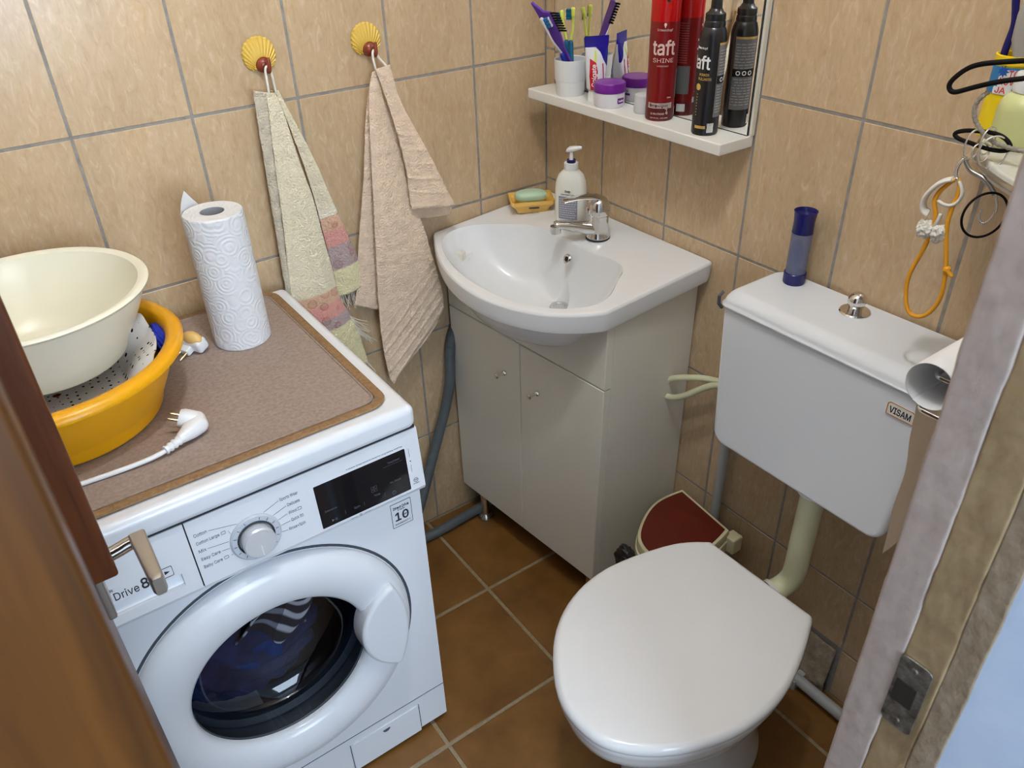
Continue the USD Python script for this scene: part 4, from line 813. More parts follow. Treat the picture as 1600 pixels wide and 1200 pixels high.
# soap dish and soap
sdc = np.array((-.098, -.068)); sz = .8595
sd = thing('soap_dish', 'yellow plastic soap dish on the back corner of the washbasin', 'soap dish', (*sdc, sz))
sa = math.radians(-24)
ux, uy = np.array((math.sin(-sa) * -1, 0)), None
RS = Rz(math.radians(-28))
def loft_rect(levels, cxy, z0, R, n=8):
    """levels: (half length x, half width y, corner r, z)"""
    rg = []
    for hx, hy, r, z in levels:
        p = np.array(shapely.box(-hx + r, -hy + r, hx - r, hy - r).buffer(r, quad_segs=n).exterior.coords)[:-1]; rg.append(np.c_[p, np.full(len(p), z)])
    N = len(rg[0]); V = np.vstack(rg + [[(0, 0, levels[0][3])], [(0, 0, levels[-1][3])]]); F = []
    for i in range(len(rg) - 1):
        for j in range(N): a, b, c, d = i * N + j, i * N + (j + 1) % N, (i + 1) * N + (j + 1) % N, (i + 1) * N + j; F += [(a, b, c), (a, c, d)]
    k = len(rg) * N
    for j in range(N): F += [(k, (j + 1) % N, j), (k + 1, (len(rg) - 1) * N + j, (len(rg) - 1) * N + (j + 1) % N)]
    t = trimesh.Trimesh(V, F, process=False); t.fix_normals(); return tf(t, R, (*cxy, z0))
mk(sd, 'dish', loft_rect([(.036, .024, .006, 0), (.040, .028, .008, .010), (.050, .036, .008, .020), (.0515, .0375, .008, .0215), (.0515, .0375, .008, .030), (.0495, .0355, .007, .030), (.0485, .0345, .007, .022), (.038, .026, .006, .010), (.030, .02, .006, .009)], sdc, sz, RS), M['dish'], smooth=30)
mk(sd, 'drain_slot', tf(rbox(-.010, .012, -.0386, -.032, .0130, .0165, .0012), RS, (*sdc, sz)) if False else tf(rbox(-.010, .014, -.0345, -.030, .0125, .0155, .0012), RS, (*sdc, sz)), M['dark_line'])
sp_ = trimesh.creation.icosphere(4); v = np.array(sp_.vertices); v = np.sign(v) * np.abs(v) ** .8; sp_.vertices = v * (.038, .0235, .0135)
so = tf(sp_, RS, (sdc[0] + .004, sdc[1] + .006, sz + .030)); solo('soap_bar', so, M['soap'], 'oval bar of pale green soap lying in the yellow dish', 'soap', smooth=True)
# soap dispenser
dc = np.array((-.092, -.207)); dz0 = .8605
sb = thing('soap_dispenser', 'white pump bottle of liquid soap beside the tap', 'bottle', (*dc, dz0))
RD = Rz(math.radians(-58))     # broad face turned to the tap
def loft_ell(levels, cxy, z0, R, n=48):
    th = np.linspace(0, 2 * PI, n, endpoint=False); rg = []
    for a, b, z in levels:
        q = lambda s, e=.8: np.sign(s) * np.abs(s) ** e
        rg.append(np.c_[a * q(np.cos(th)), b * q(np.sin(th)), np.full(n, z)])
    V = np.vstack(rg + [[(0, 0, levels[0][2])], [(0, 0, levels[-1][2])]]); F = []
    for i in range(len(rg) - 1):
        for j in range(n): a, b, c, d = i * n + j, i * n + (j + 1) % n, (i + 1) * n + (j + 1) % n, (i + 1) * n + j; F += [(a, b, c), (a, c, d)]
    k = len(rg) * n
    for j in range(n): F += [(k, (j + 1) % n, j), (k + 1, (len(rg) - 1) * n + j, (len(rg) - 1) * n + (j + 1) % n)]
    t = trimesh.Trimesh(V, F, process=False); t.fix_normals(); return tf(t, R, (*cxy, z0))
mk(sb, 'bottle', loft_ell([(.030, .019, 0), (.0335, .022, .004), (.0345, .0228, .02), (.0345, .0228, .085), (.0325, .022, .102), (.027, .0195, .116), (.019, .016, .124), (.0145, .0145, .127), (.0145, .0145, .129)], dc, dz0, RD), pm('bottle_white', lin(232, 232, 222), .3), smooth=50)
mk(sb, 'collar', lathe([(0, 0), (.0150, 0), (.0155, .002), (.0155, .013), (.0145, .0145), (0, .0145)], 36, (*dc, dz0 + .128)), M['white_plastic'], smooth=40)
mk(sb, 'blue_ring', lathe([(0, 0), (.0095, 0), (.0095, .006), (0, .006)], 30, (*dc, dz0 + .1425)), M['navy'])
pm_ = cat_(lathe([(0, 0), (.0045, 0), (.004, .012), (.0035, .020), (0, .020)], 20, (*dc, dz0 + .148)))
mk(sb, 'pump_stem', pm_, M['white_plastic'], smooth=40)
pd = np.array((.52, -.85)); hp = []
for d, z, w, h in ((-.010, .167, .006, .004), (-.004, .170, .0095, .0065), (.006, .172, .0085, .006), (.017, .1745, .0050, .0045), (.024, .175, .003, .003)):
    for a in np.linspace(0, 2 * PI, 14, endpoint=False): hp.append((dc[0] + pd[0] * d - pd[1] * w * math.cos(a), dc[1] + pd[1] * d + pd[0] * w * math.cos(a), dz0 + z + h * math.sin(a)))
mk(sb, 'pump_head', hull(hp), M['white_plastic'], smooth=50)
# label on the face turned to the room
def on_bottle(m, off=.0004):
    m = _tm(m).copy()
    for _ in range(2): m = m.subdivide() if len(m.faces) < 4000 else m
    v = np.array(m.vertices); a, b = .0345, .0228; t = np.clip(v[:, 0] / a, -.93, .93); y = -b * (1 - np.abs(t) ** 2.5) ** .4 - off - v[:, 2]
    m.vertices = np.c_[v[:, 0], y, v[:, 1]]; return tf(m, RD, (*dc, dz0))
lb = mk(sb, 'label', on_bottle(mrect(-.021, .022, .022, .073, .0002, 14)), pm('label_gray', lin(138, 138, 152), .5))
lt = [on_bottle(fit_text('Soap', .005, .012, align=.5, bold=True), .0006).apply_translation((0, 0, .083)), on_bottle(fit_text('cream liquid soap', .0032, .032, align=.5), .0006).apply_translation((0, 0, .0765))]
mk(lb, 'lettering', cat_(*lt), M['print_black'], smooth=False)
lt = []
for k in range(9):
    r = np.random.default_rng(k); x = -.019
    while x < .017:
        w = r.uniform(.002, .006); lt.append(on_bottle(mrect(x, min(x + w, .020), .0265 + k * .0050, .0278 + k * .0050, .0002, 2), .0007)); x += w + .0015
mk(lb, 'small_print', cat_(*lt), pm('label_print', lin(214, 214, 220), .5), smooth=False)

# ---------------------------------------------------------------- mirror with shelf and what stands on it
ms = thing('mirror_shelf', 'wall mirror with white toiletries shelf above the washbasin', 'mirror', (-.05, -.33, 1.11))
SZ = 1.128; sh = [(-.004, -.042), (-.081, -.052), (-.085, -.056), (-.085, -.589), (-.081, -.594), (-.004, -.612)]
mk(ms, 'shelf_board', rbox(-.087, -.001, -.603, -.047, SZ - .021, SZ, .0025), M['shelf_white'], smooth=40)
mk(ms, 'backing_board', box(-.0105, -.001, -.604, -.050, SZ, 1.80), M['frame_white'], smooth=False)
mk(ms, 'mirror_glass', box(-.0150, -.0106, -.5985, -.052, SZ + .0005, 1.80), M['mirror'], smooth=False)
mk(ms, 'mirror_edge', cat_(box(-.0152, -.0105, -.5993, -.5985, SZ, 1.8), box(-.0152, -.0105, -.052, -.0513, SZ, 1.8), box(-.0156, -.0105, -.5985, -.052, SZ, SZ + .0013)), M['dark_line'], smooth=False)
# cup
cc = np.array((-.0505, -.150))
cup = thing('tumbler', 'white plastic tumbler holding toothbrushes at the left end of the mirror shelf', 'cup', (*cc, SZ))
mk(cup, 'cup', lathe([(0, 0), (.0285, 0), (.0300, .002), (.0312, .027), (.0318, .029), (.0328, .031), (.0340, .070), (.0335, .0715), (.0320, .070), (.0308, .032), (.0285, .004), (0, .003)], 56, (*cc, SZ)), M['white_plastic'], smooth=35)
def brush(name, label, head, neck, grip, foot, bd, mats, w=.0052, hl=.024, group=None):
    b = thing(name, label, 'toothbrush', tuple(foot), group=group)
    head, neck, grip, foot, bd = map(lambda a: np.asarray(a, float), (head, neck, grip, foot, bd)); ax = head - neck; ax /= np.linalg.norm(ax); bd = bd - ax * bd.dot(ax); bd /= np.linalg.norm(bd)
    pth = spline([head, head - ax * hl * .5, head - ax * hl, neck, (neck + grip) / 2 + (grip - foot) * 0.0, grip], 36)
    rr_ = np.r_[.003, np.linspace(w, w, 9), np.linspace(w * .8, .0026, 8), np.linspace(.0026, .0032, 18)]
    mk(b, 'neck', tube(pth, rr_, 12, sy=.75), mats[0], smooth=True)
    mk(b, 'grip', tube(spline([grip, grip * .6 + foot * .4, foot], 24), np.r_[.0032, np.linspace(.0058, .0062, 22), .0035], 14, sy=.85), mats[1], smooth=True)
    side = np.cross(ax, bd); Rm = np.stack([side, ax, bd], 1)
    c0 = head - ax * hl * .55 + bd * .0035
    mk(b, 'bristles', cat_(*[tf(rbox(-w * .85, w * .85, -hl * .42 + k * hl * .29, -hl * .42 + k * hl * .29 + hl * .26, 0, .0105, .0008), Rm, c0) for k in (0, 1, 2)]), mats[2])
    mk(b, 'bristle_tips', cat_(*[tf(rbox(-w * .85, w * .85, -hl * .42 + k * hl * .29, -hl * .42 + k * hl * .29 + hl * .26, .0105, .0125, .0006), Rm, c0) for k in (0, 1, 2)]), mats[3]); return b
brush('toothbrush', 'white and blue toothbrush leaning far out of the tumbler to the left', (-.112, -.131, 1.281), (-.088, -.137, 1.236), (-.066, -.139, 1.210), (-.036, -.148, 1.140), (.35, -.75, .45), (M['tube_white'], M['blue'], M['bristle_blue'], M['bristle_white']))
brush('toothbrush', 'lime and teal toothbrush at the back of the tumbler', (-.0440, -.110, 1.286), (-.0430, -.119, 1.254), (-.0420, -.125, 1.231), (-.040, -.142, 1.140), (-.55, .75, 0), (M['lime'], M['teal'], M['teal'], M['lime']), group=None)
brush('toothbrush', 'yellow-green and teal toothbrush standing upright nearest the mirror', (-.038, -.141, 1.294), (-.0365, -.140, 1.255), (-.0390, -.136, 1.231), (-.046, -.150, 1.140), (-.55, .75, 0), (M['lime'], M['teal'], M['teal'], pm('brush_peach', lin(240, 200, 110), .7)))
# hair-dye brush
db = thing('dye_brush', 'purple hair dye brush with black bristles in the tumbler', 'brush', (-.05, -.145, 1.14))
axd = np.array((-.115, -.136, 1.305)) - np.array((-.052, -.142, 1.195)); Ld = np.linalg.norm(axd); axd /= Ld; bdd = np.array((.25, -.9, .15)); bdd -= axd * bdd.dot(axd); bdd /= np.linalg.norm(bdd); sdd = np.cross(axd, bdd); Rm = np.stack([bdd, axd, sdd], 1); o = np.array((-.052, -.142, 1.195))
hp_ = Polygon([(-.005, -.055), (.005, -.055), (.006, .03), (.011, .055), (.0125, .075), (.0115, .108), (-.003, .112), (-.019, .135), (-.012, .085), (-.008, .05)]).buffer(.0015)
mk(db, 'handle', tf(trimesh.Trimesh(extr(hp_, .005).vertices - (0, 0, .0025), extr(hp_, .005).faces), Rm, o), M['violet'], smooth=30)
mk(db, 'bristles', cat_(*[tf(tube([(.011, .068 + k * .0056, 0), (.021, .067 + k * .0056, .0), (.031, .065 + k * .0056, 0)], [.0022, .0021, .0017], 6), Rm, o) for k in range(8)]), M['hair_tie'])
mk(db, 'comb_edge', tf(rbox(-.020, -.0110, .062, .125, -.0008, .0008, .0005), Rm, o), M['lilac'])
# toothpaste tube standing on its cap
tc_ = np.array((-.0480, -.229))
tpst = thing('toothpaste_tube', 'toothpaste tube standing on its cap beside the tumbler', 'tube', (*tc_, SZ))
mk(tpst, 'cap', lathe([(0, 0), (.0150, 0), (.0155, .002), (.0145, .022), (0, .022)], 32, (*tc_, SZ)), M['white_plastic'], smooth=40)
RT = Rz(math.radians(-24)); 
mk(tpst, 'body', loft_ell([(.0150, .0150, .0215), (.0180, .0175, .026), (.0200, .0165, .050), (.0220, .012, .075), (.0235, .006, .095), (.0241, .0040, .1045)], tc_, SZ, RT, 48), M['tube_white'], smooth=60)
mk(tpst, 'shoulder_band', loft_ell([(.0242, .0042, .104), (.0245, .0030, .108), (.0250, .0012, .116), (.0250, .0010, .124)], tc_, SZ, RT, 48), M['crimp_blue'], smooth=60)
def on_tube(m, az=0., off=.0005):
    m = _tm(m).copy()
    for _ in range(2): m = m.subdivide() if len(m.faces) < 3000 else m
    v = np.array(m.vertices); z = v[:, 1]; a = np.interp(z, [.0215, .026, .05, .075, .095, .124], [.015, .018, .020, .022, .0235, .025]); b = np.interp(z, [.0215, .026, .05, .075, .095, .108, .124], [.015, .0175, .0165, .012, .006, .003, .0012])
    t = np.clip(v[:, 0] / a, -.97, .97); y = -b * (1 - np.abs(t) ** 2.5) ** .4 - off - v[:, 2]; m.vertices = np.c_[t * a, y, z]; return tf(m, RT @ Rz(az), (*tc_, SZ))
RT = Rz(math.radians(-24))
lbp = Polygon([(-.0145, .024), (-.004, .024), (-.002, .045), (-.001, .060), (-.004, .076), (-.0160, .084), (-.017, .05)])
red_ = mk(tpst, 'red_label', on_tube(extr(lbp.segmentize(.004), .0003)), M['toothpaste_red'])
tx = fit_text('Colgate', .0085, .042, bold=True); tx.apply_transform(trimesh.transformations.rotation_matrix(PI / 2, (0, 0, 1))); tx.apply_translation((-.0045, .031, 0)); mk(red_, 'lettering', on_tube(tx, 0, .001), M['print_white'], smooth=False)
mk(tpst, 'red_stripe', on_tube(extr(Polygon([(.007, .026), (.009, .026), (.012, .050), (.011, .074), (.009, .074), (.010, .05)]).segmentize(.004), .0003)), M['toothpaste_red'])
mk(tpst, 'rear_print', on_tube(mrect(-.0185, .0185, .028, .120, .0003, 14).subdivide(), PI), M['tube_steel'])
mk(tpst, 'blue_swoosh', on_tube(extr(Polygon([(-.004, .105), (.023, .105), (.022, .070), (.019, .068), (.012, .080), (.006, .095)]).segmentize(.003), .0003)), M['crimp_blue'])
mk(tpst, 'yellow_mark', on_tube(extr(Polygon([(-.008, .078), (-.003, .078), (-.002, .098), (-.006, .098)]).segmentize(.003), .0003)), M['lime'])
# jar, small pot, cans
jc = np.array((-.0525, -.277))
jar = thing('cream_jar', 'white face cream jar with purple lid on the mirror shelf', 'jar', (*jc, SZ))
mk(jar, 'jar', lathe([(0, 0), (.0285, 0), (.0305, .003), (.0308, .026), (.0295, .030), (0, .030)], 56, (*jc, SZ)), pm('jar_white', lin(222, 220, 226), .25), smooth=40)
mk(jar, 'lid', lathe([(0, .028), (.0312, .028), (.0320, .029), (.0320, .0435), (.0300, .046), (.0285, .0455), (.015, .0468), (0, .047)], 56, (*jc, SZ)), M['purple'], smooth=40)
azj = math.atan2(-.83, -.56)
bd_ = mk(jar, 'badge', wrap(extr(rrect(.0185, .0105, .0015).segmentize(.002), .0003), jc, .0308, azj + .72, .0135 + SZ), M['purple']); mk(bd_, 'lettering', wrap(fit_text('balmy', .0042, .0145, align=.5, bold=True), jc, .0312, azj + .72, .0115 + SZ), M['print_white'], smooth=False)
mk(jar, 'rear_stripe', wrap(mrect(-.018, .018, 0, .004, .0003, 10), jc, .0308, .25, SZ + .013), M['purple']); mk(jar, 'rear_lettering', wrap(fit_text('extra cream', .0042, .028, align=.5), jc, .0311, .25, SZ + .0195), M['purple'], smooth=False)
pc = np.array((-.0385, -.3625)); pot = thing('small_pot', 'small frosted white pot between the purple jar and red can', 'pot', (*pc, SZ))
mk(pot, 'pot', lathe([(0, 0), (.0185, 0), (.0195, .002), (.0195, .030), (.0185, .0335), (.014, .0355), (0, .0355)], 44, (*pc, SZ)), M['sparkle'], smooth=40)
def can(name, label, c, R, h):
    return thing(name, label, 'spray can', (*c, SZ))
rc = np.array((-.0455, -.4115)); RR = .0262; azf = math.atan2(-1.5104 - rc[1], -1.1573 - rc[0])
red = can('hairspray_can', 'tall red hairspray can standing on the mirror shelf', rc, RR, .26)
mk(red, 'can_body', lathe([(0, 0), (.0245, 0), (RR, .0025), (RR, .020), (RR, .172), (RR - .0004, .173), (0, .173)], 64, (*rc, SZ)), M['deep_red'], smooth=40)
mk(red, 'foot_band', lathe([(RR + .0001, .0028), (RR + .0004, .003), (RR + .0004, .0235), (RR + .0001, .0236)], 64, (*rc, SZ)), M['maroon'])
mk(red, 'silver_band', wrap(extr(Polygon([(-.024, .0236), (.009, .0236), (.0125, .0205), (.016, .0236), (.024, .0236), (.024, .0335), (-.024, .0335)]).segmentize(.002), .0006), rc, RR, azf, SZ), M['label_silver'])
cap_ = mk(red, 'cap', lathe([(0, .172), (RR, .172), (RR, .174), (RR + .0002, .222), (RR - .004, .250), (.018, .262), (0, .265)], 64, (*rc, SZ)), M['red'], smooth=50)
mk(cap_, 'nozzle_hole', wrap(extr(shapely.affinity.scale(shapely.Point(0, 0).buffer(.0032), 1, 1.3), .0006), rc, RR, azf + .12, SZ + .208), M['dark_hole'])
tx = [wrap(fit_text('taft', .0235, .043, bold=True, align=.5), rc, RR + .0002, azf + .02, SZ + .118), wrap(fit_text('SHINE', .0072, .039, align=.5), rc, RR + .0002, azf + .02, SZ + .1045), wrap(fit_text('HAIRSPRAY', .0026, .021, align=.5), rc, RR + .0002, azf + .02, SZ + .097),
      wrap(fit_text('Schwarzkopf', .0042, .028, align=.5), rc, RR + .0002, azf + .02, SZ + .157), wrap(extr(shapely.Point(0, 0).buffer(.0025).union(Polygon([(-.0024, -.0005), (.0024, -.0005), (0, -.006)])), .0003), rc, RR + .0002, azf + .02, SZ + .168),
      wrap(fit_text('ULTRA STRONG', .0032, .026, align=.5, bold=True), rc, RR + .0005, azf - .14, SZ + .0125), wrap(fit_text('4', .0085, .0045, align=.5, bold=True), rc, RR + .0005, azf + .52, SZ + .0125), wrap(fit_text('250 ml', .0026, .008, align=.5), rc, RR + .0003, azf + .62, SZ + .042), wrap(fit_text('hold all day . with shine', .0024, .034, align=.5), rc, RR + .0005, azf, SZ + .0055)]
mk(red, 'lettering', cat_(*tx), pm('can_print', lin(214, 186, 176), .4), smooth=False)
mk(red, 'silver_lettering', wrap(fit_text('STRENGTH & LONG LASTING HOLD', .0026, .036, align=.5), rc, RR + .0008, azf - .1, SZ + .0275), M['maroon'], smooth=False)
azr = math.atan2(.2, 1.0) - .55
mk(red, 'rear_panel', wrap(mrect(-.014, .010, .040, .090, .0004, 8), rc, RR, azr - .2, SZ), M['can_gray'])
ln = [wrap(mrect(-.012, .012 - (k * 7 % 5) * .0012, .095 + k * .0042, .0968 + k * .0042, .0003, 6), rc, RR, azr, SZ) for k in range(17)]
mk(red, 'rear_print', cat_(*ln), pm('can_fine_print', lin(150, 60, 60), .5), smooth=False)
mk(red, 'barcode_label', wrap(mrect(-.010, .006, .008, .022, .0006, 6), rc, RR + .0002, azr - .2, SZ), M['tube_white'])
bc = np.array((-.0540, -.5345)); BR_ = .0232; azb = math.atan2(-1.5104 - bc[1], -1.1573 - bc[0])
blk = can('mousse_can', 'black hair mousse can with pump top at right end of shelf', bc, BR_, .24)
mk(blk, 'can_body', lathe([(0, 0), (.0215, 0), (BR_, .0025), (BR_, .158), (BR_ - .0015, .166), (.0195, .173), (.0165, .177), (0, .177)], 64, (*bc, SZ)), M['black'], smooth=40)
mk(blk, 'pump_collar', lathe([(0, .176), (.0175, .176), (.0178, .179), (.0170, .184), (.0160, .1855), (.0168, .188), (.0165, .196), (.0125, .199), (.0100, .2035), (0, .2035)], 48, (*bc, SZ)), M['black'], smooth=35)
mk(blk, 'pump_nozzle', lathe([(0, .2025), (.0095, .2025), (.0088, .222), (.0080, .236), (.0095, .240), (.006, .246), (0, .247)], 36, (*bc, SZ)), M['black'], smooth=35)
gb_ = mk(blk, 'gray_back_label', wrap(mrect(-.0205, .0205, .032, .150, .0003, 14), bc, BR_, azb + 1.42, SZ), M['can_gray'])
r = np.random.default_rng(5); ln = []
for k in range(22):
    x = -.018; zz = .040 + k * .0048
    if 9 < k < 13: continue
    while x < .016: w = r.uniform(.004, .011); ln.append(wrap(mrect(x, min(x + w, .0185), zz, zz + .0011, .0002, 3), bc, BR_ + .0003, azb + 1.42, SZ)); x += w + .002
mk(gb_, 'small_print', cat_(*ln), pm('can_fine_gray', lin(178, 178, 180), .5), smooth=False)
mk(gb_, 'black_stripe', wrap(mrect(-.0205, .0205, .088, .101, .0003, 14), bc, BR_ + .0004, azb + 1.42, SZ), M['black'])
mk(gb_, 'symbols', cat_(*[wrap(extr(shapely.Point(0, 0).buffer(.004).difference(shapely.Point(0, 0).buffer(.0022)), .0002), bc, BR_ + .0008, azb + 1.42 + k * .45, SZ + .0945) for k in (-1, 0, 1)]), M['print_white'], smooth=False)
mk(blk, 'gold_line', wrap(mrect(-.0205, .0205, .1500, .1535, .0004, 14), bc, BR_ - .0001, azb + 1.42, SZ), M['gold'])
tx = [wrap(fit_text('taft', .0205, .038, bold=True, align=.5), bc, BR_ + .0002, azb - .84, SZ + .112), wrap(fit_text('Schwarzkopf', .0038, .024, align=.5), bc, BR_ + .0002, azb - .84, SZ + .143)]
mk(blk, 'white_lettering', cat_(*tx), M['print_white'], smooth=False)
tx = [wrap(fit_text('POWER', .0042, .018, bold=True, align=.5), bc, BR_ + .0002, azb - .42, SZ + .1005), wrap(fit_text('FULLNESS', .0042, .024, bold=True, align=.5), bc, BR_ + .0002, azb - .36, SZ + .0935), wrap(extr(shapely.Point(0, 0).buffer(.0055), .0003), bc, BR_ + .0002, azb - .82, SZ + .082), wrap(mrect(-.012, .008, .0125, .0175, .0003, 8), bc, BR_ + .0002, azb - .30, SZ)]
for k in range(8): tx.append(wrap(extr(shapely.Point(0, 0).buffer(.0009), .0003), bc, BR_ + .0002, azb - .84, SZ + .070 - k * .005))
mk(blk, 'gold_lettering', cat_(*tx), M['gold'], smooth=False)
mk(blk, 'barcode', cat_(*[wrap(mrect(-.006 + k * .0011, -.0054 + k * .0011 + (k % 3) * .0001, .006, .022, .0003), bc, BR_ + .0002, azb + .42, SZ) for k in range(11)]), M['print_white'], smooth=False)

# ---------------------------------------------------------------- cistern, pipes, toilet
ck = thing('toilet_cistern', 'white plastic toilet cistern on the tiled wall', 'cistern', (-.08, -.9, .55))
ty0, ty1 = -1.098, -.700
def rr_loft(levels, n=8):
    """levels: (x0, x1, y0, y1, r, z)"""
    rg = []
    for x0, x1, y0, y1, r, z in levels:
        p = np.array(shapely.box(x0 + r, y0 + r, x1 - r, y1 - r).buffer(r, quad_segs=n).exterior.coords)[:-1]; rg.append(np.c_[p, np.full(len(p), z)])
    N = len(rg[0]); V = np.vstack(rg + [[rg[0].mean(0)], [rg[-1].mean(0)]]); F = []
    for i in range(len(rg) - 1):
        for j in range(N): a, b, c, d = i * N + j, i * N + (j + 1) % N, (i + 1) * N + (j + 1) % N, (i + 1) * N + j; F += [(a, b, c), (a, c, d)]
    k = len(rg) * N
    for j in range(N): F += [(k, (j + 1) % N, j), (k + 1, (len(rg) - 1) * N + j, (len(rg) - 1) * N + (j + 1) % N)]
    t = trimesh.Trimesh(V, F, process=False); t.fix_normals(); return t
# body: front profile with rounded lower corners, extruded from the wall
bp_ = Polygon([(ty0 + .004, .93), (ty1 - .004, .93), (ty1 - .018, .595), (ty0 + .018, .595)]); bp_ = bp_.buffer(-.030).buffer(.030, quad_segs=8)
bp_ = bp_.intersection(shapely.box(-2, 0, 2, .8825))
bm = bevel_extr(shapely.affinity.scale(bp_, -1, 1, origin=(0, 0)).simplify(.0002), .140, .010, 4)
mk(ck, 'tank', frame_mesh(bm, (-.012, 0, 0), (0, -1, 0), (0, 0, 1)), M['tank'], smooth=35)
mk(ck, 'lid_gap', rr_loft([(-.150, -.014, ty0 + .006, ty1 - .006, .02, .880), (-.150, -.014, ty0 + .006, ty1 - .006, .02, .886)]), M['rubber'])
mk(ck, 'lid', rr_loft([(-.157, -.008, ty0 - .002, ty1 + .002, .022, .8835), (-.1585, -.008, ty0 - .0035, ty1 + .0035, .022, .8845), (-.1585, -.008, ty0 - .0035, ty1 + .0035, .022, .8870), (-.1555, -.008, ty0, ty1, .022, .8885)] + [(-.155 + .018 * (1 - math.cos(a)) + .006 * math.sin(a), -.008, ty0 + .004 * math.sin(a) + .012 * (1 - math.cos(a)), ty1 - .004 * math.sin(a) - .012 * (1 - math.cos(a)), .022, .894 + .0165 * math.sin(a)) for a in np.linspace(0, PI / 2, 8)]), M['tank'], smooth=50)
kn = np.array((-.0475, -.889)); kz = .9105
kb = mk(ck, 'flush_knob', lathe([(0, .0045), (.0105, .0045), (.0112, .010), (.0125, .0125)] + [(.0150 * math.cos(a), .0205 + .0150 * math.sin(a)) for a in np.linspace(-.55, PI / 2, 10)] , 40, (*kn, kz)), M['chrome'], smooth=50)
mk(ck, 'knob_flange', lathe([(0, 0), (.0245, 0), (.0250, .0015), (.0235, .0035), (.017, .0045), (.0135, .006), (0, .006)], 44, (*kn, kz)), M['chrome'], smooth=40)
TRt, TUp = (0, -1, 0), (0, 0, 1)
bx_ = -.1528
bdg = mk(ck, 'badge', frame_mesh(bevel_extr(Polygon([(-.022, -.011), (.022, -.011), (.022, .008), (.018, .011), (-.018, .011), (-.022, .008)]), .0012, .0005), (bx_, -1.0550, .8465), TRt, TUp), M['badge'], label='cream maker plate with dark letters')
mk(bdg, 'border', frame_mesh(extr(Polygon([(-.022, -.011), (.022, -.011), (.022, .008), (.018, .011), (-.018, .011), (-.022, .008)]).difference(Polygon([(-.0205, -.0098), (.0205, -.0098), (.0205, .0072), (.0174, .0098), (-.0174, .0098), (-.0205, .0072)])), .0004), (bx_ - .0011, -1.0550, .8465), TRt, TUp), M['badge_orange'], smooth=False)
vt = fit_text('VISAM', .0105, .034, align=.5, bold=True)
mk(bdg, 'lettering', frame_mesh(vt, (bx_ - .0012, -1.0545, .8405), TRt, TUp), M['print_black'], smooth=False)
# cords hooked on the cistern's side
mk(ck, 'side_clip', tube([(-.145, -.698, .872), (-.150, -.694, .88), (-.150, -.693, .895), (-.142, -.695, .902)], .0032, 8), M['rubber'])
mk(ck, 'filler_nut', lathe([(0, 0), (.016, 0), (.018, .003), (.018, .022), (.012, .026), (0, .026)], 24, (-.07, -.745, .570)), M['white_plastic'])
mk(ck, 'outlet_collar', lathe([(0, 0), (.026, 0), (.0305, .004), (.031, .018), (.031, .042), (0, .042)], 40, (-.083, -.912, .555)), M['white_plastic'], smooth=40)
fp = thing('flush_pipe', 'cream plastic flush pipe between the cistern and toilet', 'pipe', (-.09, -.91, .28))
flp = [(-.083, -.912, .57), (-.083, -.912, .52), (-.083, -.911, .40), (-.083, -.911, .355), (-.087, -.909, .332), (-.100, -.903, .314), (-.130, -.893, .302), (-.170, -.882, .294)]
mk(fp, 'pipe', tube(spline(flp, 50), .0225, 28), M['cream_pipe'], smooth=True)
ep = np.array((-.122, -.896, .305)); ed = np.array((-.93, .2, -.3)); ed /= np.linalg.norm(ed)
mk(fp, 'rubber_cuff', tube([ep, ep + ed * .012, ep + ed * .05, ep + ed * .07], [.0255, .0285, .0300, .0285], 28), M['rubber'], smooth=35)
mk(fp, 'clamp_band', tube([ep - ed * .004, ep + ed * .012], [.0262, .0270], 28), M['badge'], smooth=35)
sp2 = thing('supply_pipe', 'light grey vertical water pipe behind the waste bin', 'pipe', (-.025, -.652, 0))
mk(sp2, 'pipe', tube([(-.022, -.655, .02), (-.022, -.655, .3), (-.022, -.655, .48), (-.022, -.660, .80)], .0105, 18), M['gray_pipe'], smooth=True)
for zz in (.20, .62): mk(sp2, 'pipe_clip', lathe([(.0106, 0), (.0128, 0), (.0128, .012), (.0106, .012)], 20, (-.022, -.655, zz)), M['white_plastic'])
hl_ = thing('filler_hose', 'cream plastic hose looped beside the cistern', 'hose', (-.06, -.6, .6))
mk(hl_, 'hose', tube(spline([(-.070, -.745, .585), (-.066, -.725, .612), (-.060, -.690, .640), (-.060, -.655, .648), (-.062, -.612, .622), (-.064, -.570, .583), (-.066, -.530, .556), (-.068, -.5085, .556), (-.066, -.505, .578), (-.062, -.530, .604), (-.052, -.570, .622), (-.042, -.605, .632), (-.032, -.640, .640), (-.022, -.660, .665), (-.022, -.660, .70)], 120), .0068, 14), M['cream_pipe'], smooth=True)
wp = thing('floor_pipe', 'grey white pipe running along the floor behind the toilet', 'pipe', (-.03, -1.1, .03))
mk(wp, 'pipe', tube([(-.045, -.86, .026), (-.045, -1.0, .026), (-.045, -1.1, .026), (-.045, -1.28, .026)], .0125, 18), M['gray_pipe'], smooth=True)
mk(wp, 'pipe_bracket', rbox(-.060, -.004, -.958, -.940, .0, .030, .003), M['gray_pipe'])

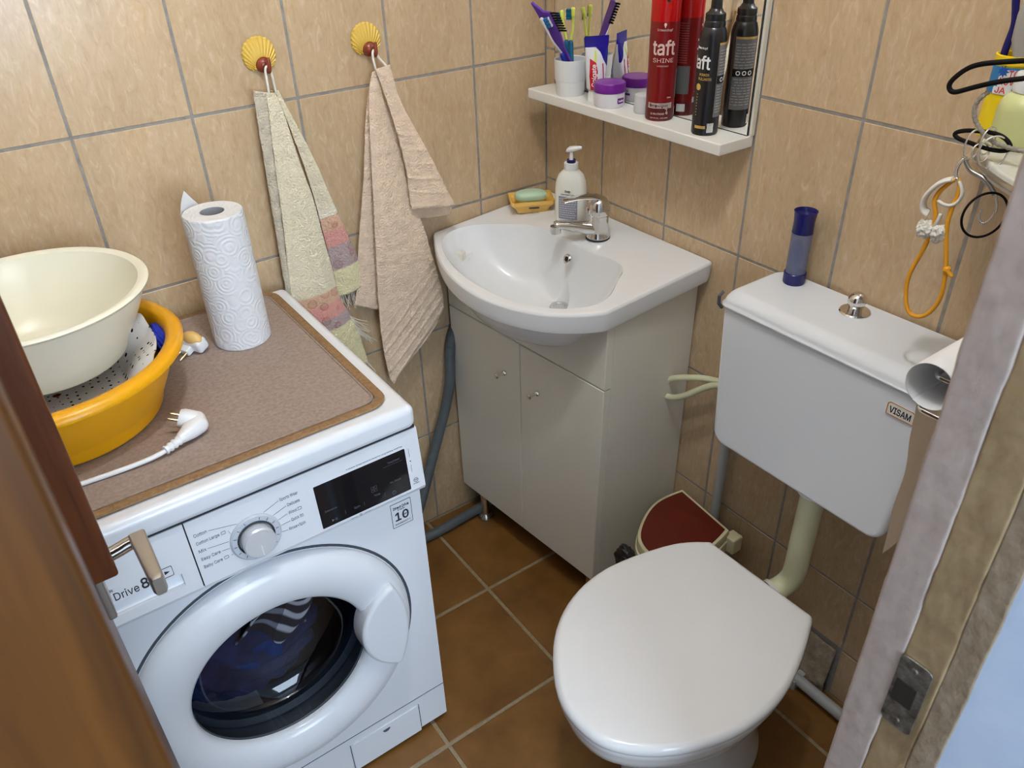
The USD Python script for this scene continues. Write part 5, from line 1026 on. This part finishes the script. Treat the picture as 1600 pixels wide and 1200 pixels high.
tl = thing('toilet', 'white toilet with closed lid in front of the cistern', 'toilet', (-.4, -.93, 0))
lidpts = [(-.205, -.792), (-.240, -.766), (-.283, -.747), (-.366, -.727), (-.442, -.7225), (-.520, -.741), (-.587, -.783), (-.634, -.838), (-.663, -.893), (-.6695, -.943), (-.659, -.990), (-.632, -1.027), (-.591, -1.060), (-.537, -1.086), (-.482, -1.101), (-.414, -1.106), (-.344, -1.094), (-.266, -1.064), (-.214, -1.038), (-.201, -1.028), (-.2005, -1.015)]
lo_ = spline(lidpts, 150); lidp = Polygon(lo_).buffer(-.006).buffer(.006, quad_segs=5).simplify(.0004)
def dome_lid(poly, z0, z1, b, crown, n=6):
    out = np.array(poly.exterior.segmentize(.008).coords)[:-1]
    if not poly.exterior.is_ccw: out = out[::-1]
    N = len(out); c = out.mean(0); rg = [(0, z0), (0, z0)]
    V = [np.c_[out * .985 + c * .015, np.full(N, z0)], np.c_[out, np.full(N, z0 + .002)]]
    for a in np.linspace(0, PI / 2, n): V.append(np.c_[c + (out - c) * (1 - b / .2 * (1 - math.cos(a))), np.full(N, z1 - b + b * math.sin(a))])
    k0 = 1 - b / .2
    for t in (.85, .6, .35, .12): V.append(np.c_[c + (out - c) * k0 * t, np.full(N, z1 + crown * (1 - t * t))])
    m = len(V); V = np.vstack(V + [[(*c, z0)], [(*c, z1 + crown)]]); F = []
    for i in range(m - 1):
        for j in range(N): a, b2, c2, d = i * N + j, i * N + (j + 1) % N, (i + 1) * N + (j + 1) % N, (i + 1) * N + j; F += [(a, b2, c2), (a, c2, d)]
    for j in range(N): F += [(m * N, (j + 1) % N, j), (m * N + 1, (m - 1) * N + j, (m - 1) * N + (j + 1) % N)]
    t = trimesh.Trimesh(V, F, process=False); t.fix_normals(); return t
mk(tl, 'lid', dome_lid(lidp, .397, .4165, .012, .0015), M['seat'], smooth=60)
mk(tl, 'seat', dome_lid(lidp.buffer(-.004), .379, .3955, .006, 0), M['seat'], smooth=60)
for x, y in ((-.56, -.80), (-.56, -1.03), (-.33, -.78), (-.33, -1.06)): mk(tl, 'seat_buffer', lathe([(0, 0), (.007, 0), (.007, .004), (0, .004)], 12, (x, y, .3945)), M['rubber'])
cb = np.array((-.42, -.922)); ob = np.array(lidp.buffer(-.012).exterior.segmentize(.008).coords)[:-1]
bl = []
for z, s_, sh_, rnd2 in ((.377, 1.0, 0, 0), (.360, 1.0, 0, 0), (.345, .985, 0, .1), (.315, .94, .01, .3), (.27, .84, .025, .5), (.22, .70, .05, .7), (.17, .60, .07, .85), (.11, .56, .085, .95), (.05, .58, .085, 1.), (.012, .66, .08, 1.), (0, .67, .08, 1.)):
    p = cb + (ob - cb) * s_; ang = np.arctan2(ob[:, 1] - cb[1], ob[:, 0] - cb[0]); e = np.c_[cb[0] + .245 * s_ * np.cos(ang), cb[1] + .165 * s_ * np.sin(ang)]
    p = p * (1 - rnd2) + e * rnd2; bl.append(np.c_[p[:, 0] + sh_, p[:, 1], np.full(len(p), z)])
N = len(ob); V = np.vstack(bl + [[(*cb, .377)], [(cb[0] + .08, cb[1], 0)]]); F = []
for i in range(len(bl) - 1):
    for j in range(N): a, b, c, d = i * N + j, i * N + (j + 1) % N, (i + 1) * N + (j + 1) % N, (i + 1) * N + j; F += [(a, c, b), (a, d, c)]
for j in range(N): F += [(len(bl) * N, j, (j + 1) % N), (len(bl) * N + 1, (len(bl) - 1) * N + (j + 1) % N, (len(bl) - 1) * N + j)]
t_ = trimesh.Trimesh(V, F, process=False); t_.fix_normals(); mk(tl, 'bowl', t_, M['toilet_ceramic'], smooth=60)
for s_ in (-1, 1): mk(tl, 'hinge', rbox(-.222, -.200, -.905 + s_ * .075 - .014, -.905 + s_ * .075 + .014, .376, .398, .004), M['seat'])
mk(tl, 'floor_bolt', lathe([(0, .022), (.007, .02), (.010, .012), (.012, 0), (0, 0)], 20, (-.40, -1.035, .012)), M['white_plastic'])
mk(tl, 'foot_flange', rr_loft([(-.47, -.30, -1.058, -.80, .03, 0), (-.47, -.30, -1.058, -.80, .03, .014), (-.46, -.31, -1.045, -.81, .03, .03)]), M['toilet_ceramic'], smooth=40)

# air freshener tube on the cistern
ft = np.array((-.034, -.757)); fz = .9105
af = thing('freshener_tube', 'blue and clear plastic tube standing on the cistern lid', 'tube', (*ft, fz))
mk(af, 'base', lathe([(0, 0), (.0178, 0), (.0190, .002), (.0192, .0195), (.0182, .0205), (0, .0205)], 44, (*ft, fz)), M['navy'], smooth=40)
mk(af, 'clear_tube', lathe([(.0166, .0205), (.0172, .021), (.0172, .090), (.0176, .093), (.0166, .0935), (.0160, .09), (.0160, .021), (.0166, .0205)], 44, (*ft, fz)), M['clear_blue'], smooth=40)
gv = trimesh.creation.icosphere(3); v = np.array(gv.vertices); gv.vertices = v * (.0115, .0115, .030) * (1 + .25 * (meshkit.fbm(v * 2.2 + 4, seed=3) - .5))[:, None] + (ft[0] - .002, ft[1] + .003, fz + .051); mk(af, 'gel', gv, M['navy'], smooth=True)
mk(af, 'cap', lathe([(0, .0935), (.0178, .0935), (.0172, .100), (.0170, .112), (.0186, .1285), (.0196, .1315), (.0180, .132), (.0155, .126), (0, .125)], 44, (*ft, fz)), M['navy'], smooth=40)

# pedal bin between cabinet and toilet
bn = thing('waste_bin', 'cream waste bin with red-brown lid between cabinet and toilet', 'bin', (-.15, -.65, 0))
bo = spline([(-.045, -.572), (-.125, -.566), (-.198, -.596), (-.240, -.632), (-.252, -.675), (-.238, -.712), (-.19, -.738), (-.12, -.740), (-.062, -.728)], 70)
bpoly = Polygon(bo)
sc = lambda p, s: shapely.affinity.scale(p, s, s, origin=(-.14, -.652))
def poly_loft(levels):
    rg = []; 
    for p, z in levels:
        q = p.exterior; rg.append(np.array([(*q.interpolate(t, normalized=True).coords[0], z) for t in np.linspace(0, 1, 90, endpoint=False)]))
    N = 90; V = np.vstack(rg + [[rg[0].mean(0)], [rg[-1].mean(0)]]); F = []
    for i in range(len(rg) - 1):
        for j in range(N): a, b, c, d = i * N + j, i * N + (j + 1) % N, (i + 1) * N + (j + 1) % N, (i + 1) * N + j; F += [(a, b, c), (a, c, d)]
    k = len(rg) * N
    for j in range(N): F += [(k, (j + 1) % N, j), (k + 1, (len(rg) - 1) * N + j, (len(rg) - 1) * N + (j + 1) % N)]
    t = trimesh.Trimesh(V, F, process=False); t.fix_normals(); return t
mk(bn, 'bucket', poly_loft([(sc(bpoly, .80), 0), (sc(bpoly, .82), .004), (sc(bpoly, .95), .255), (sc(bpoly, 1.05), .258), (sc(bpoly, 1.05), .285)]), M['bin_cream'], smooth=35)
mk(bn, 'lid_rim', poly_loft([(bpoly, .286), (sc(bpoly, 1.02), .288), (sc(bpoly, 1.02), .304), (sc(bpoly, 1.0), .309), (sc(bpoly, .9), .309)]), M['bin_cream'], smooth=35)
mk(bn, 'lid_panel', poly_loft([(sc(bpoly, .93), .3085), (sc(bpoly, .925), .3108), (sc(bpoly, .5), .3125), (sc(bpoly, .1), .313)]), M['bin_brown'], smooth=35)
mk(bn, 'hinge_block', rbox(-.070, -.040, -.752, -.722, .255, .297, .004), M['bin_cream'])
mk(bn, 'bin_liner', cat_(blob((-.248, -.612, .235), (.020, .035, .040), 41, .35, 4, 2., .015), blob((-.262, -.655, .215), (.018, .045, .05), 42, .35, 4, 2., .015)), M['black_bag'], smooth=True)

# washing machine drain hose
dh = thing('drain_hose', 'grey drain hose between washing machine and vanity cabinet', 'hose', (-.4, -.04, .3))
hp3 = [(-.270, -.0145, .64), (-.300, -.0150, .585), (-.322, -.020, .53), (-.335, -.030, .455), (-.362, -.028, .352), (-.398, -.030, .262), (-.432, -.034, .180), (-.468, -.042, .105), (-.500, -.054, .055), (-.505, -.062, .028), (-.475, -.067, .0175), (-.410, -.067, .0165), (-.340, -.062, .0165), (-.290, -.058, .018), (-.23, -.05, .022)]
sl = spline(hp3, 420); mk(dh, 'hose', tube(sl, .0135 + .0004 * np.cos(np.arange(420) * 1.9), 18), M['hose_gray'], smooth=True)

# ---------------------------------------------------------------- paper holder by the door
hx = thing('paper_holder', 'chrome wire toilet paper holder beside the doorway', 'holder', (-.4, -1.25, 1.1))
ry, rz_ = -1.205, 1.090
def wire(*p, r=.0032): return tube(np.array(p), r, 10)
def bent(pts, r=.0026, n=60):
    p = [np.array(q, float) for q in pts]; o = [p[0]]
    for i in range(1, len(p) - 1):
        a, b = p[i - 1] - p[i], p[i + 1] - p[i]; k = .008; a = p[i] + a / np.linalg.norm(a) * k; b = p[i] + b / np.linalg.norm(b) * k
        for t in np.linspace(0, 1, 6): o.append((1 - t) ** 2 * a + 2 * t * (1 - t) * p[i] + t * t * b)
    o.append(p[-1]); return tube(o, r, 10)
mk(hx, 'upper_wire', bent([(-.34, ry + .002, rz_ + .008), (-.432, ry + .002, rz_ + .008), (-.432, -1.289, rz_ + .008)]), M['chrome'], smooth=True)
mk(hx, 'lower_wire', bent([(-.34, ry + .003, rz_ - .026), (-.447, ry + .003, rz_ - .026), (-.447, -1.289, rz_ - .026)]), M['chrome'], smooth=True)
mk(hx, 'wall_plate', rbox(-.475, -.37, -1.2905, -1.286, rz_ - .05, rz_ + .02, .0015), M['chrome'])
tr = thing('toilet_roll', 'nearly empty toilet paper roll on the wire holder', 'toilet paper', (-.41, ry, rz_))
aa = np.linspace(math.radians(-60), math.radians(300), 60); R1 = .0245; P = np.zeros((60, 16, 3))
for i, a in enumerate(aa):
    for j, x in enumerate(np.linspace(-.444, -.344, 16)): P[i, j] = (x, ry - .002 + R1 * math.cos(a) , rz_ + .001 + R1 * math.sin(a))
msh, uv = cloth(P, .0012); mk(tr, 'roll', msh, M['paper'], smooth=True)
P = np.zeros((60, 14, 3))
for i, t in enumerate(np.linspace(0, 1, 60)):
    for j, x in enumerate(np.linspace(0, 1, 14)):
        z = rz_ - .004 - .270 * t
        P[i, j] = (-.4150 + .026 * t ** 1.3 * (1 - x) + .09 * x + .0022 * math.sin(t * 16) * (1 - x), -1.1835 - .0065 * min(1, t * 4) + .0015 * math.sin(9 * t + 5 * x), z + .012 * x * max(0, t - .9) * 10 - .012 * (1 - x) * max(0, t - .9) * 4)
msh, uv = cloth(P, .0006); mk(tr, 'hanging_sheet', msh, M['toilet_paper'], smooth=True)

# ---------------------------------------------------------------- corner shelf and what hangs and stands there
cs = thing('corner_shelf', 'pale marbled quarter-round corner shelf right of the mirror', 'shelf', (-.1, -1.2, 1.2))
CSZ = 1.222
mk(cs, 'shelf_slab', frame_mesh(bevel_extr(Polygon([(-.002, -1.2885)] + [(-.002 + (.292 - .050 * min(1, 1.6 * k / 29)) * math.cos(PI / 2 + PI / 2 * k / 29), -1.2885 + (.292 - .050 * min(1, 1.6 * k / 29)) * math.sin(PI / 2 + PI / 2 * k / 29)) for k in range(30)]), .018, .003), (0, 0, CSZ - .018), (1, 0, 0), (0, 1, 0)), M['marble'], smooth=30)
mk(cs, 'edge_rail', tube([(-.002 + (.2945 - .050 * min(1, 1.6 * k / 39)) * math.cos(PI / 2 + PI / 2 * k / 39), -1.2885 + (.2945 - .050 * min(1, 1.6 * k / 39)) * math.sin(PI / 2 + PI / 2 * k / 39), CSZ - .009) for k in range(1, 40)], .0035, 10), M['wire'], smooth=True)
cpos = lambda deg, r=.266: np.array((-.002 + r * math.cos(math.radians(deg)), -1.2885 + r * math.sin(math.radians(deg))))
hkp = np.array((-.150, -1.0405))
def ringm(c, n1, n2, R, r=.0012, a0=0, a1=2 * PI, m=40, clo=True):
    a = np.linspace(a0, a1, m, endpoint=not clo); return tube(np.array(c) + np.outer(np.cos(a) * R, n1) + np.outer(np.sin(a) * R, n2), r, 8, closed=clo)
SR = np.array((.80, -.58, 0)); SU = np.array((0, 0, 1.))
# chrome double hook and metal rings
dk = thing('wire_hook', 'chrome wire hook with rings hanging from the corner shelf', 'hook', (*hkp, 1.23))
mk(dk, 'bar', tube(spline([(-.150, -1.040, 1.2225), (-.150, -1.052, 1.209), (-.150, -1.066, 1.205), (-.150, -1.080, 1.196), (-.150, -1.088, 1.188)], 24), .0030, 10), M['wire'], smooth=True)
mk(dk, 'hook_wire', tube(spline([(-.152, -1.041, 1.222), (-.156, -1.038, 1.213), (-.158, -1.039, 1.203), (-.160, -1.043, 1.1965), (-.163, -1.044, 1.201)], 24), .0022, 10), M['chrome'], smooth=True)
mk(dk, 'hook_wire', tube(spline([(-.150, -1.086, 1.192), (-.151, -1.094, 1.178), (-.152, -1.093, 1.160), (-.154, -1.086, 1.152), (-.155, -1.080, 1.158), (-.155, -1.080, 1.168)], 24), .0016, 10), M['chrome'], smooth=True)
for k, (c, R, tilt) in enumerate((((-.153, -1.047, 1.240), .018, .2), ((-.150, -1.071, 1.236), .019, -.3), ((-.146, -1.060, 1.246), .016, .7))):
    n1 = SR * math.cos(tilt) + np.array((.3, .4, 0)) * math.sin(tilt); mk(dk, 'ring', ringm(c, n1 * (.55 if k == 0 else .9), SU, R, .0012), M['chrome'], smooth=True)
mk(dk, 'ring', ringm((-.152, -1.058, 1.233), SR * .8, SU * .8 + np.array((.2, .2, 0)), .013, .0010), M['chrome'], smooth=True)
# twine and hair ties
tw_ = solo('twine_loop', tube(spline([(-.145, -1.044, 1.300), (-.148, -1.036, 1.288), (-.150, -1.038, 1.272), (-.150, -1.050, 1.258), (-.149, -1.066, 1.248), (-.147, -1.085, 1.244), (-.14, -1.104, 1.242)], 60), .0028 + .0005 * np.sin(np.arange(60) * 2.1), 10), M['twine'], 'grey twisted cord hanging over the corner shelf edge', 'cord', smooth=True)
def tie(pts, label, r=.0026): solo('hair_tie', tube(spline(pts, 90, closed=True), r, 10, closed=True), M['hair_tie'], label, 'hair tie', 'black hair ties at the corner shelf', smooth=True)
tie([(-.155, -1.0010, 1.302), (-.153, -1.0060, 1.3130), (-.151, -1.0200, 1.3255), (-.149, -1.0500, 1.3345), (-.145, -1.0850, 1.3410), (-.14, -1.105, 1.3405), (-.142, -1.098, 1.329), (-.148, -1.0600, 1.3155), (-.153, -1.0200, 1.2995), (-.155, -1.0060, 1.2955)], 'big black hair tie in front of the yellow powder can', .0030)
tie([(-.150, -1.0210, 1.2470), (-.149, -1.0300, 1.2525), (-.147, -1.0500, 1.2555), (-.143, -1.0750, 1.2530), (-.142, -1.0850, 1.2420), (-.145, -1.0700, 1.2370), (-.148, -1.0420, 1.2400), (-.150, -1.0260, 1.2430)], 'small black hair tie lying beside the pale green bottle')
tie([tuple(np.array((-.155, -1.0855, 1.1625)) + SR * .0270 * math.cos(a) + SU * .0285 * math.sin(a) + np.array((.0, .0, 0))) for a in np.linspace(0, 2 * PI, 14, endpoint=False)], 'thin round black hair tie hanging from the wire hook', .0015)
# orange elastic with white strip
oe = thing('elastic_band', 'orange elastic loop with white cloth strip hanging from the hook', 'elastic', (-.16, -1.04, 1.1))
X0 = -.160
el = [(-.1195 + .0, 0, 0)]
ep1 = [(X0, -1.0415, 1.1970), (X0, -1.0350, 1.1900), (X0 - .002, -1.0270, 1.1770), (X0 - .003, -1.0255, 1.1630), (X0 - .002, -1.0300, 1.1500), (X0, -1.0305, 1.1300), (X0, -1.0285, 1.1120), (X0, -1.0240, 1.0900), (X0, -1.0170, 1.0600), (X0, -1.0180, 1.0350), (X0, -1.0240, 1.0150), (X0, -1.0310, 1.0060), (X0, -1.0420, 1.0050), (X0, -1.0530, 1.0120), (X0, -1.0630, 1.0320), (X0, -1.0650, 1.0550), (X0, -1.0610, 1.0850), (X0, -1.0520, 1.1180), (X0, -1.0470, 1.1450), (X0 + .001, -1.0480, 1.1700), (X0 + .001, -1.0490, 1.1860), (X0 + .001, -1.0450, 1.1965)]
mk(oe, 'loop', tube(spline(ep1, 160, closed=True), .0028, 10, closed=True), M['orange'], smooth=True)
mk(oe, 'knot', cat_(tube(spline([(X0 - .002, -1.064, 1.0830), (X0 - .003, -1.069, 1.0800), (X0 - .002, -1.0740, 1.0770)], 12), [.0028] * 10 + [.002, .0015], 8), blob((X0 - .001, -1.0635, 1.0830), (.005, .005, .005), 3, .2, 3)), M['orange'], smooth=True)
def strap(pts, w, th, n=60):
    return tube(spline(pts, n), w, 14, sy=th)
mk(oe, 'white_strip', strap([(X0 - .003, -1.0400, 1.1980), (X0 - .005, -1.0300, 1.1930), (X0 - .006, -1.0190, 1.1800), (X0 - .006, -1.0130, 1.1650), (X0 - .005, -1.0150, 1.1520), (X0 - .002, -1.0210, 1.1480)], .0078, .4), M['white_cloth'], smooth=True)
mk(oe, 'white_strip', strap([(X0 + .001, -1.0460, 1.1960), (X0 + .002, -1.0530, 1.1840), (X0 + .001, -1.0520, 1.1720), (X0 - .002, -1.0450, 1.1650), (X0 - .004, -1.0350, 1.1655), (X0 - .003, -1.0300, 1.1670)], .0036, .6), M['white_cloth'], smooth=True)
mk(oe, 'white_knot', cat_(blob((X0 - .003, -1.0220, 1.1270), (.010, .0105, .0125), 13, .35, 4), blob((X0 - .003, -1.0400, 1.1260), (.0075, .0085, .0115), 14, .4, 4), tube(spline([(X0 - .002, -1.033, 1.134), (X0 - .004, -1.036, 1.142), (X0 - .003, -1.037, 1.152)], 14), .0025, 8)), M['white_cloth'], smooth=True)
# things standing on the corner shelf
gbx = np.array((-.0590, -1.0530)); CS = CSZ
gb2 = thing('bottle', 'pale green bottle with white cap on the corner shelf', 'bottle', (*gbx, CS))
mk(gb2, 'bottle', lathe([(0, 0), (.028, 0), (.0305, .003), (.0305, .044), (.0285, .054), (.024, .061), (.018, .066), (0, .066)], 44, (*gbx, CS)), M['lime_bottle'], smooth=40)
cp2 = mk(gb2, 'cap', lathe([(0, .066), (.0195, .066), (.0205, .068), (.0205, .086), (.019, .088), (0, .088)], 40, (*gbx, CS)), M['white_plastic'], smooth=40)
mk(cp2, 'cap_button', lathe([(0, .0875), (.0115, .0875), (.0115, .0905), (0, .0905)], 30, (*gbx, CS)), M['navy'])
pwc = np.array((-.030, -1.0135)); PRr = .0235; ZS = .84
pc2 = thing('powder_can', 'yellow scouring powder can holding comb and brush on corner shelf', 'can', (*pwc, CS))
mk(pc2, 'can_body', lathe([(r_, z_ * ZS) for r_, z_ in [(0, 0), (.0220, 0), (PRr, .002), (PRr, .062), (PRr - .001, .064), (PRr - .001, .104), (PRr, .106), (PRr + .0012, .108), (PRr + .0012, .119), (PRr - .001, .120), (PRr - .0025, .118), (PRr - .0025, .02), (0, .02)]], 48, (*pwc, CS)), M['powder_yellow'], smooth=40)
azp = math.atan2(-1.5104 - pwc[1], -1.1573 - pwc[0])
lbq = mk(pc2, 'label', lathe([(PRr + .0001, .066 * ZS), (PRr + .0004, .0662 * ZS), (PRr + .0004, .1038 * ZS), (PRr + .0001, .104 * ZS)], 48, (*pwc, CS)), M['sticker_blue'], label='blue, white and red label')
star = Polygon([((.0075 if k % 2 == 0 else .0042) * math.cos(k * PI / 9), (.0075 if k % 2 == 0 else .0042) * math.sin(k * PI / 9)) for k in range(18)])
mk(lbq, 'white_patch', cat_(wrap(extr(shapely.affinity.scale(rrect(.034, .022, .006), 1, 1).segmentize(.003), .0003), pwc, PRr + .0004, azp + .1, CS + .088 * ZS), wrap(extr(rrect(.022, .009, .002).segmentize(.003), .0003), pwc, PRr + .0004, azp - .3, CS + .0715 * ZS)), M['tube_white'])
mk(lbq, 'lettering', cat_(wrap(fit_text('TOP', .0085, .017, bold=True, align=.5), pwc, PRr + .0008, azp + .2, CS + .0905 * ZS), wrap(fit_text('NOVA', .0080, .023, bold=True, align=.5), pwc, PRr + .0008, azp - .05, CS + .0805 * ZS), wrap(fit_text('JA', .0070, .013, bold=True, align=.5), pwc, PRr + .0008, azp - .35, CS + .0682 * ZS)), M['sticker_red'], smooth=False)
mk(lbq, 'star', wrap(extr(star, .0004), pwc, PRr + .0006, azp - .45, CS + .0985 * ZS), pm('star_blue', lin(24, 80, 160), .5))
cmb = thing('comb', 'grey vented hair brush standing in the yellow powder can', 'hair brush', (*pwc, CS + .02))
hbp = Polygon([(-.004, 0), (.004, 0), (.006, .075), (.0155, .097), (.0185, .125), (.017, .18), (.012, .205), (-.012, .205), (-.017, .18), (-.0185, .125), (-.0155, .097), (-.006, .075)]).buffer(.002)
cR = np.array((.62, -.77, -.05)); cR /= np.linalg.norm(cR); cU = np.array((-.03, -.05, 1.)); cU -= cR * cU.dot(cR); cU /= np.linalg.norm(cU)
co = np.array((pwc[0] - .010, pwc[1] - .003, CS + .022))
mk(cmb, 'brush_back', frame_mesh(bevel_extr(hbp, .009, .003), co, cR, cU), M['comb_gray'], smooth=40)
mk(cmb, 'vent', cat_(*[frame_mesh(extr(rrect(.017, .0028, .0013, .001, .104 + k * .0105), .0006), co + np.cross(cR, cU) * .0088, cR, cU) for k in range(9)]), M['bristle_white'], smooth=False)
tb = thing('toothbrush', 'old blue toothbrush standing in the yellow powder can', 'toothbrush', (*pwc, CS + .02))
mk(tb, 'handle', tube(spline([(pwc[0] - .008, pwc[1] + .011, CS + .022), (pwc[0] - .008, pwc[1] + .013, CS + .11), (pwc[0] - .009, pwc[1] + .011, CS + .137), (pwc[0] - .010, pwc[1] + .0175, CS + .165), (pwc[0] - .010, pwc[1] + .0155, CS + .20), (pwc[0] - .010, pwc[1] + .014, CS + .225)], 40), np.r_[np.linspace(.0045, .0048, 22), np.linspace(.0045, .0055, 8), np.linspace(.0055, .004, 10)], 12, sy=.7), M['navy'], smooth=True)
mk(tb, 'bristles', rbox(pwc[0] - .018, pwc[0] - .0105, pwc[1] + .009, pwc[1] + .018, CS + .198, CS + .222, .001), M['bristle_white'])
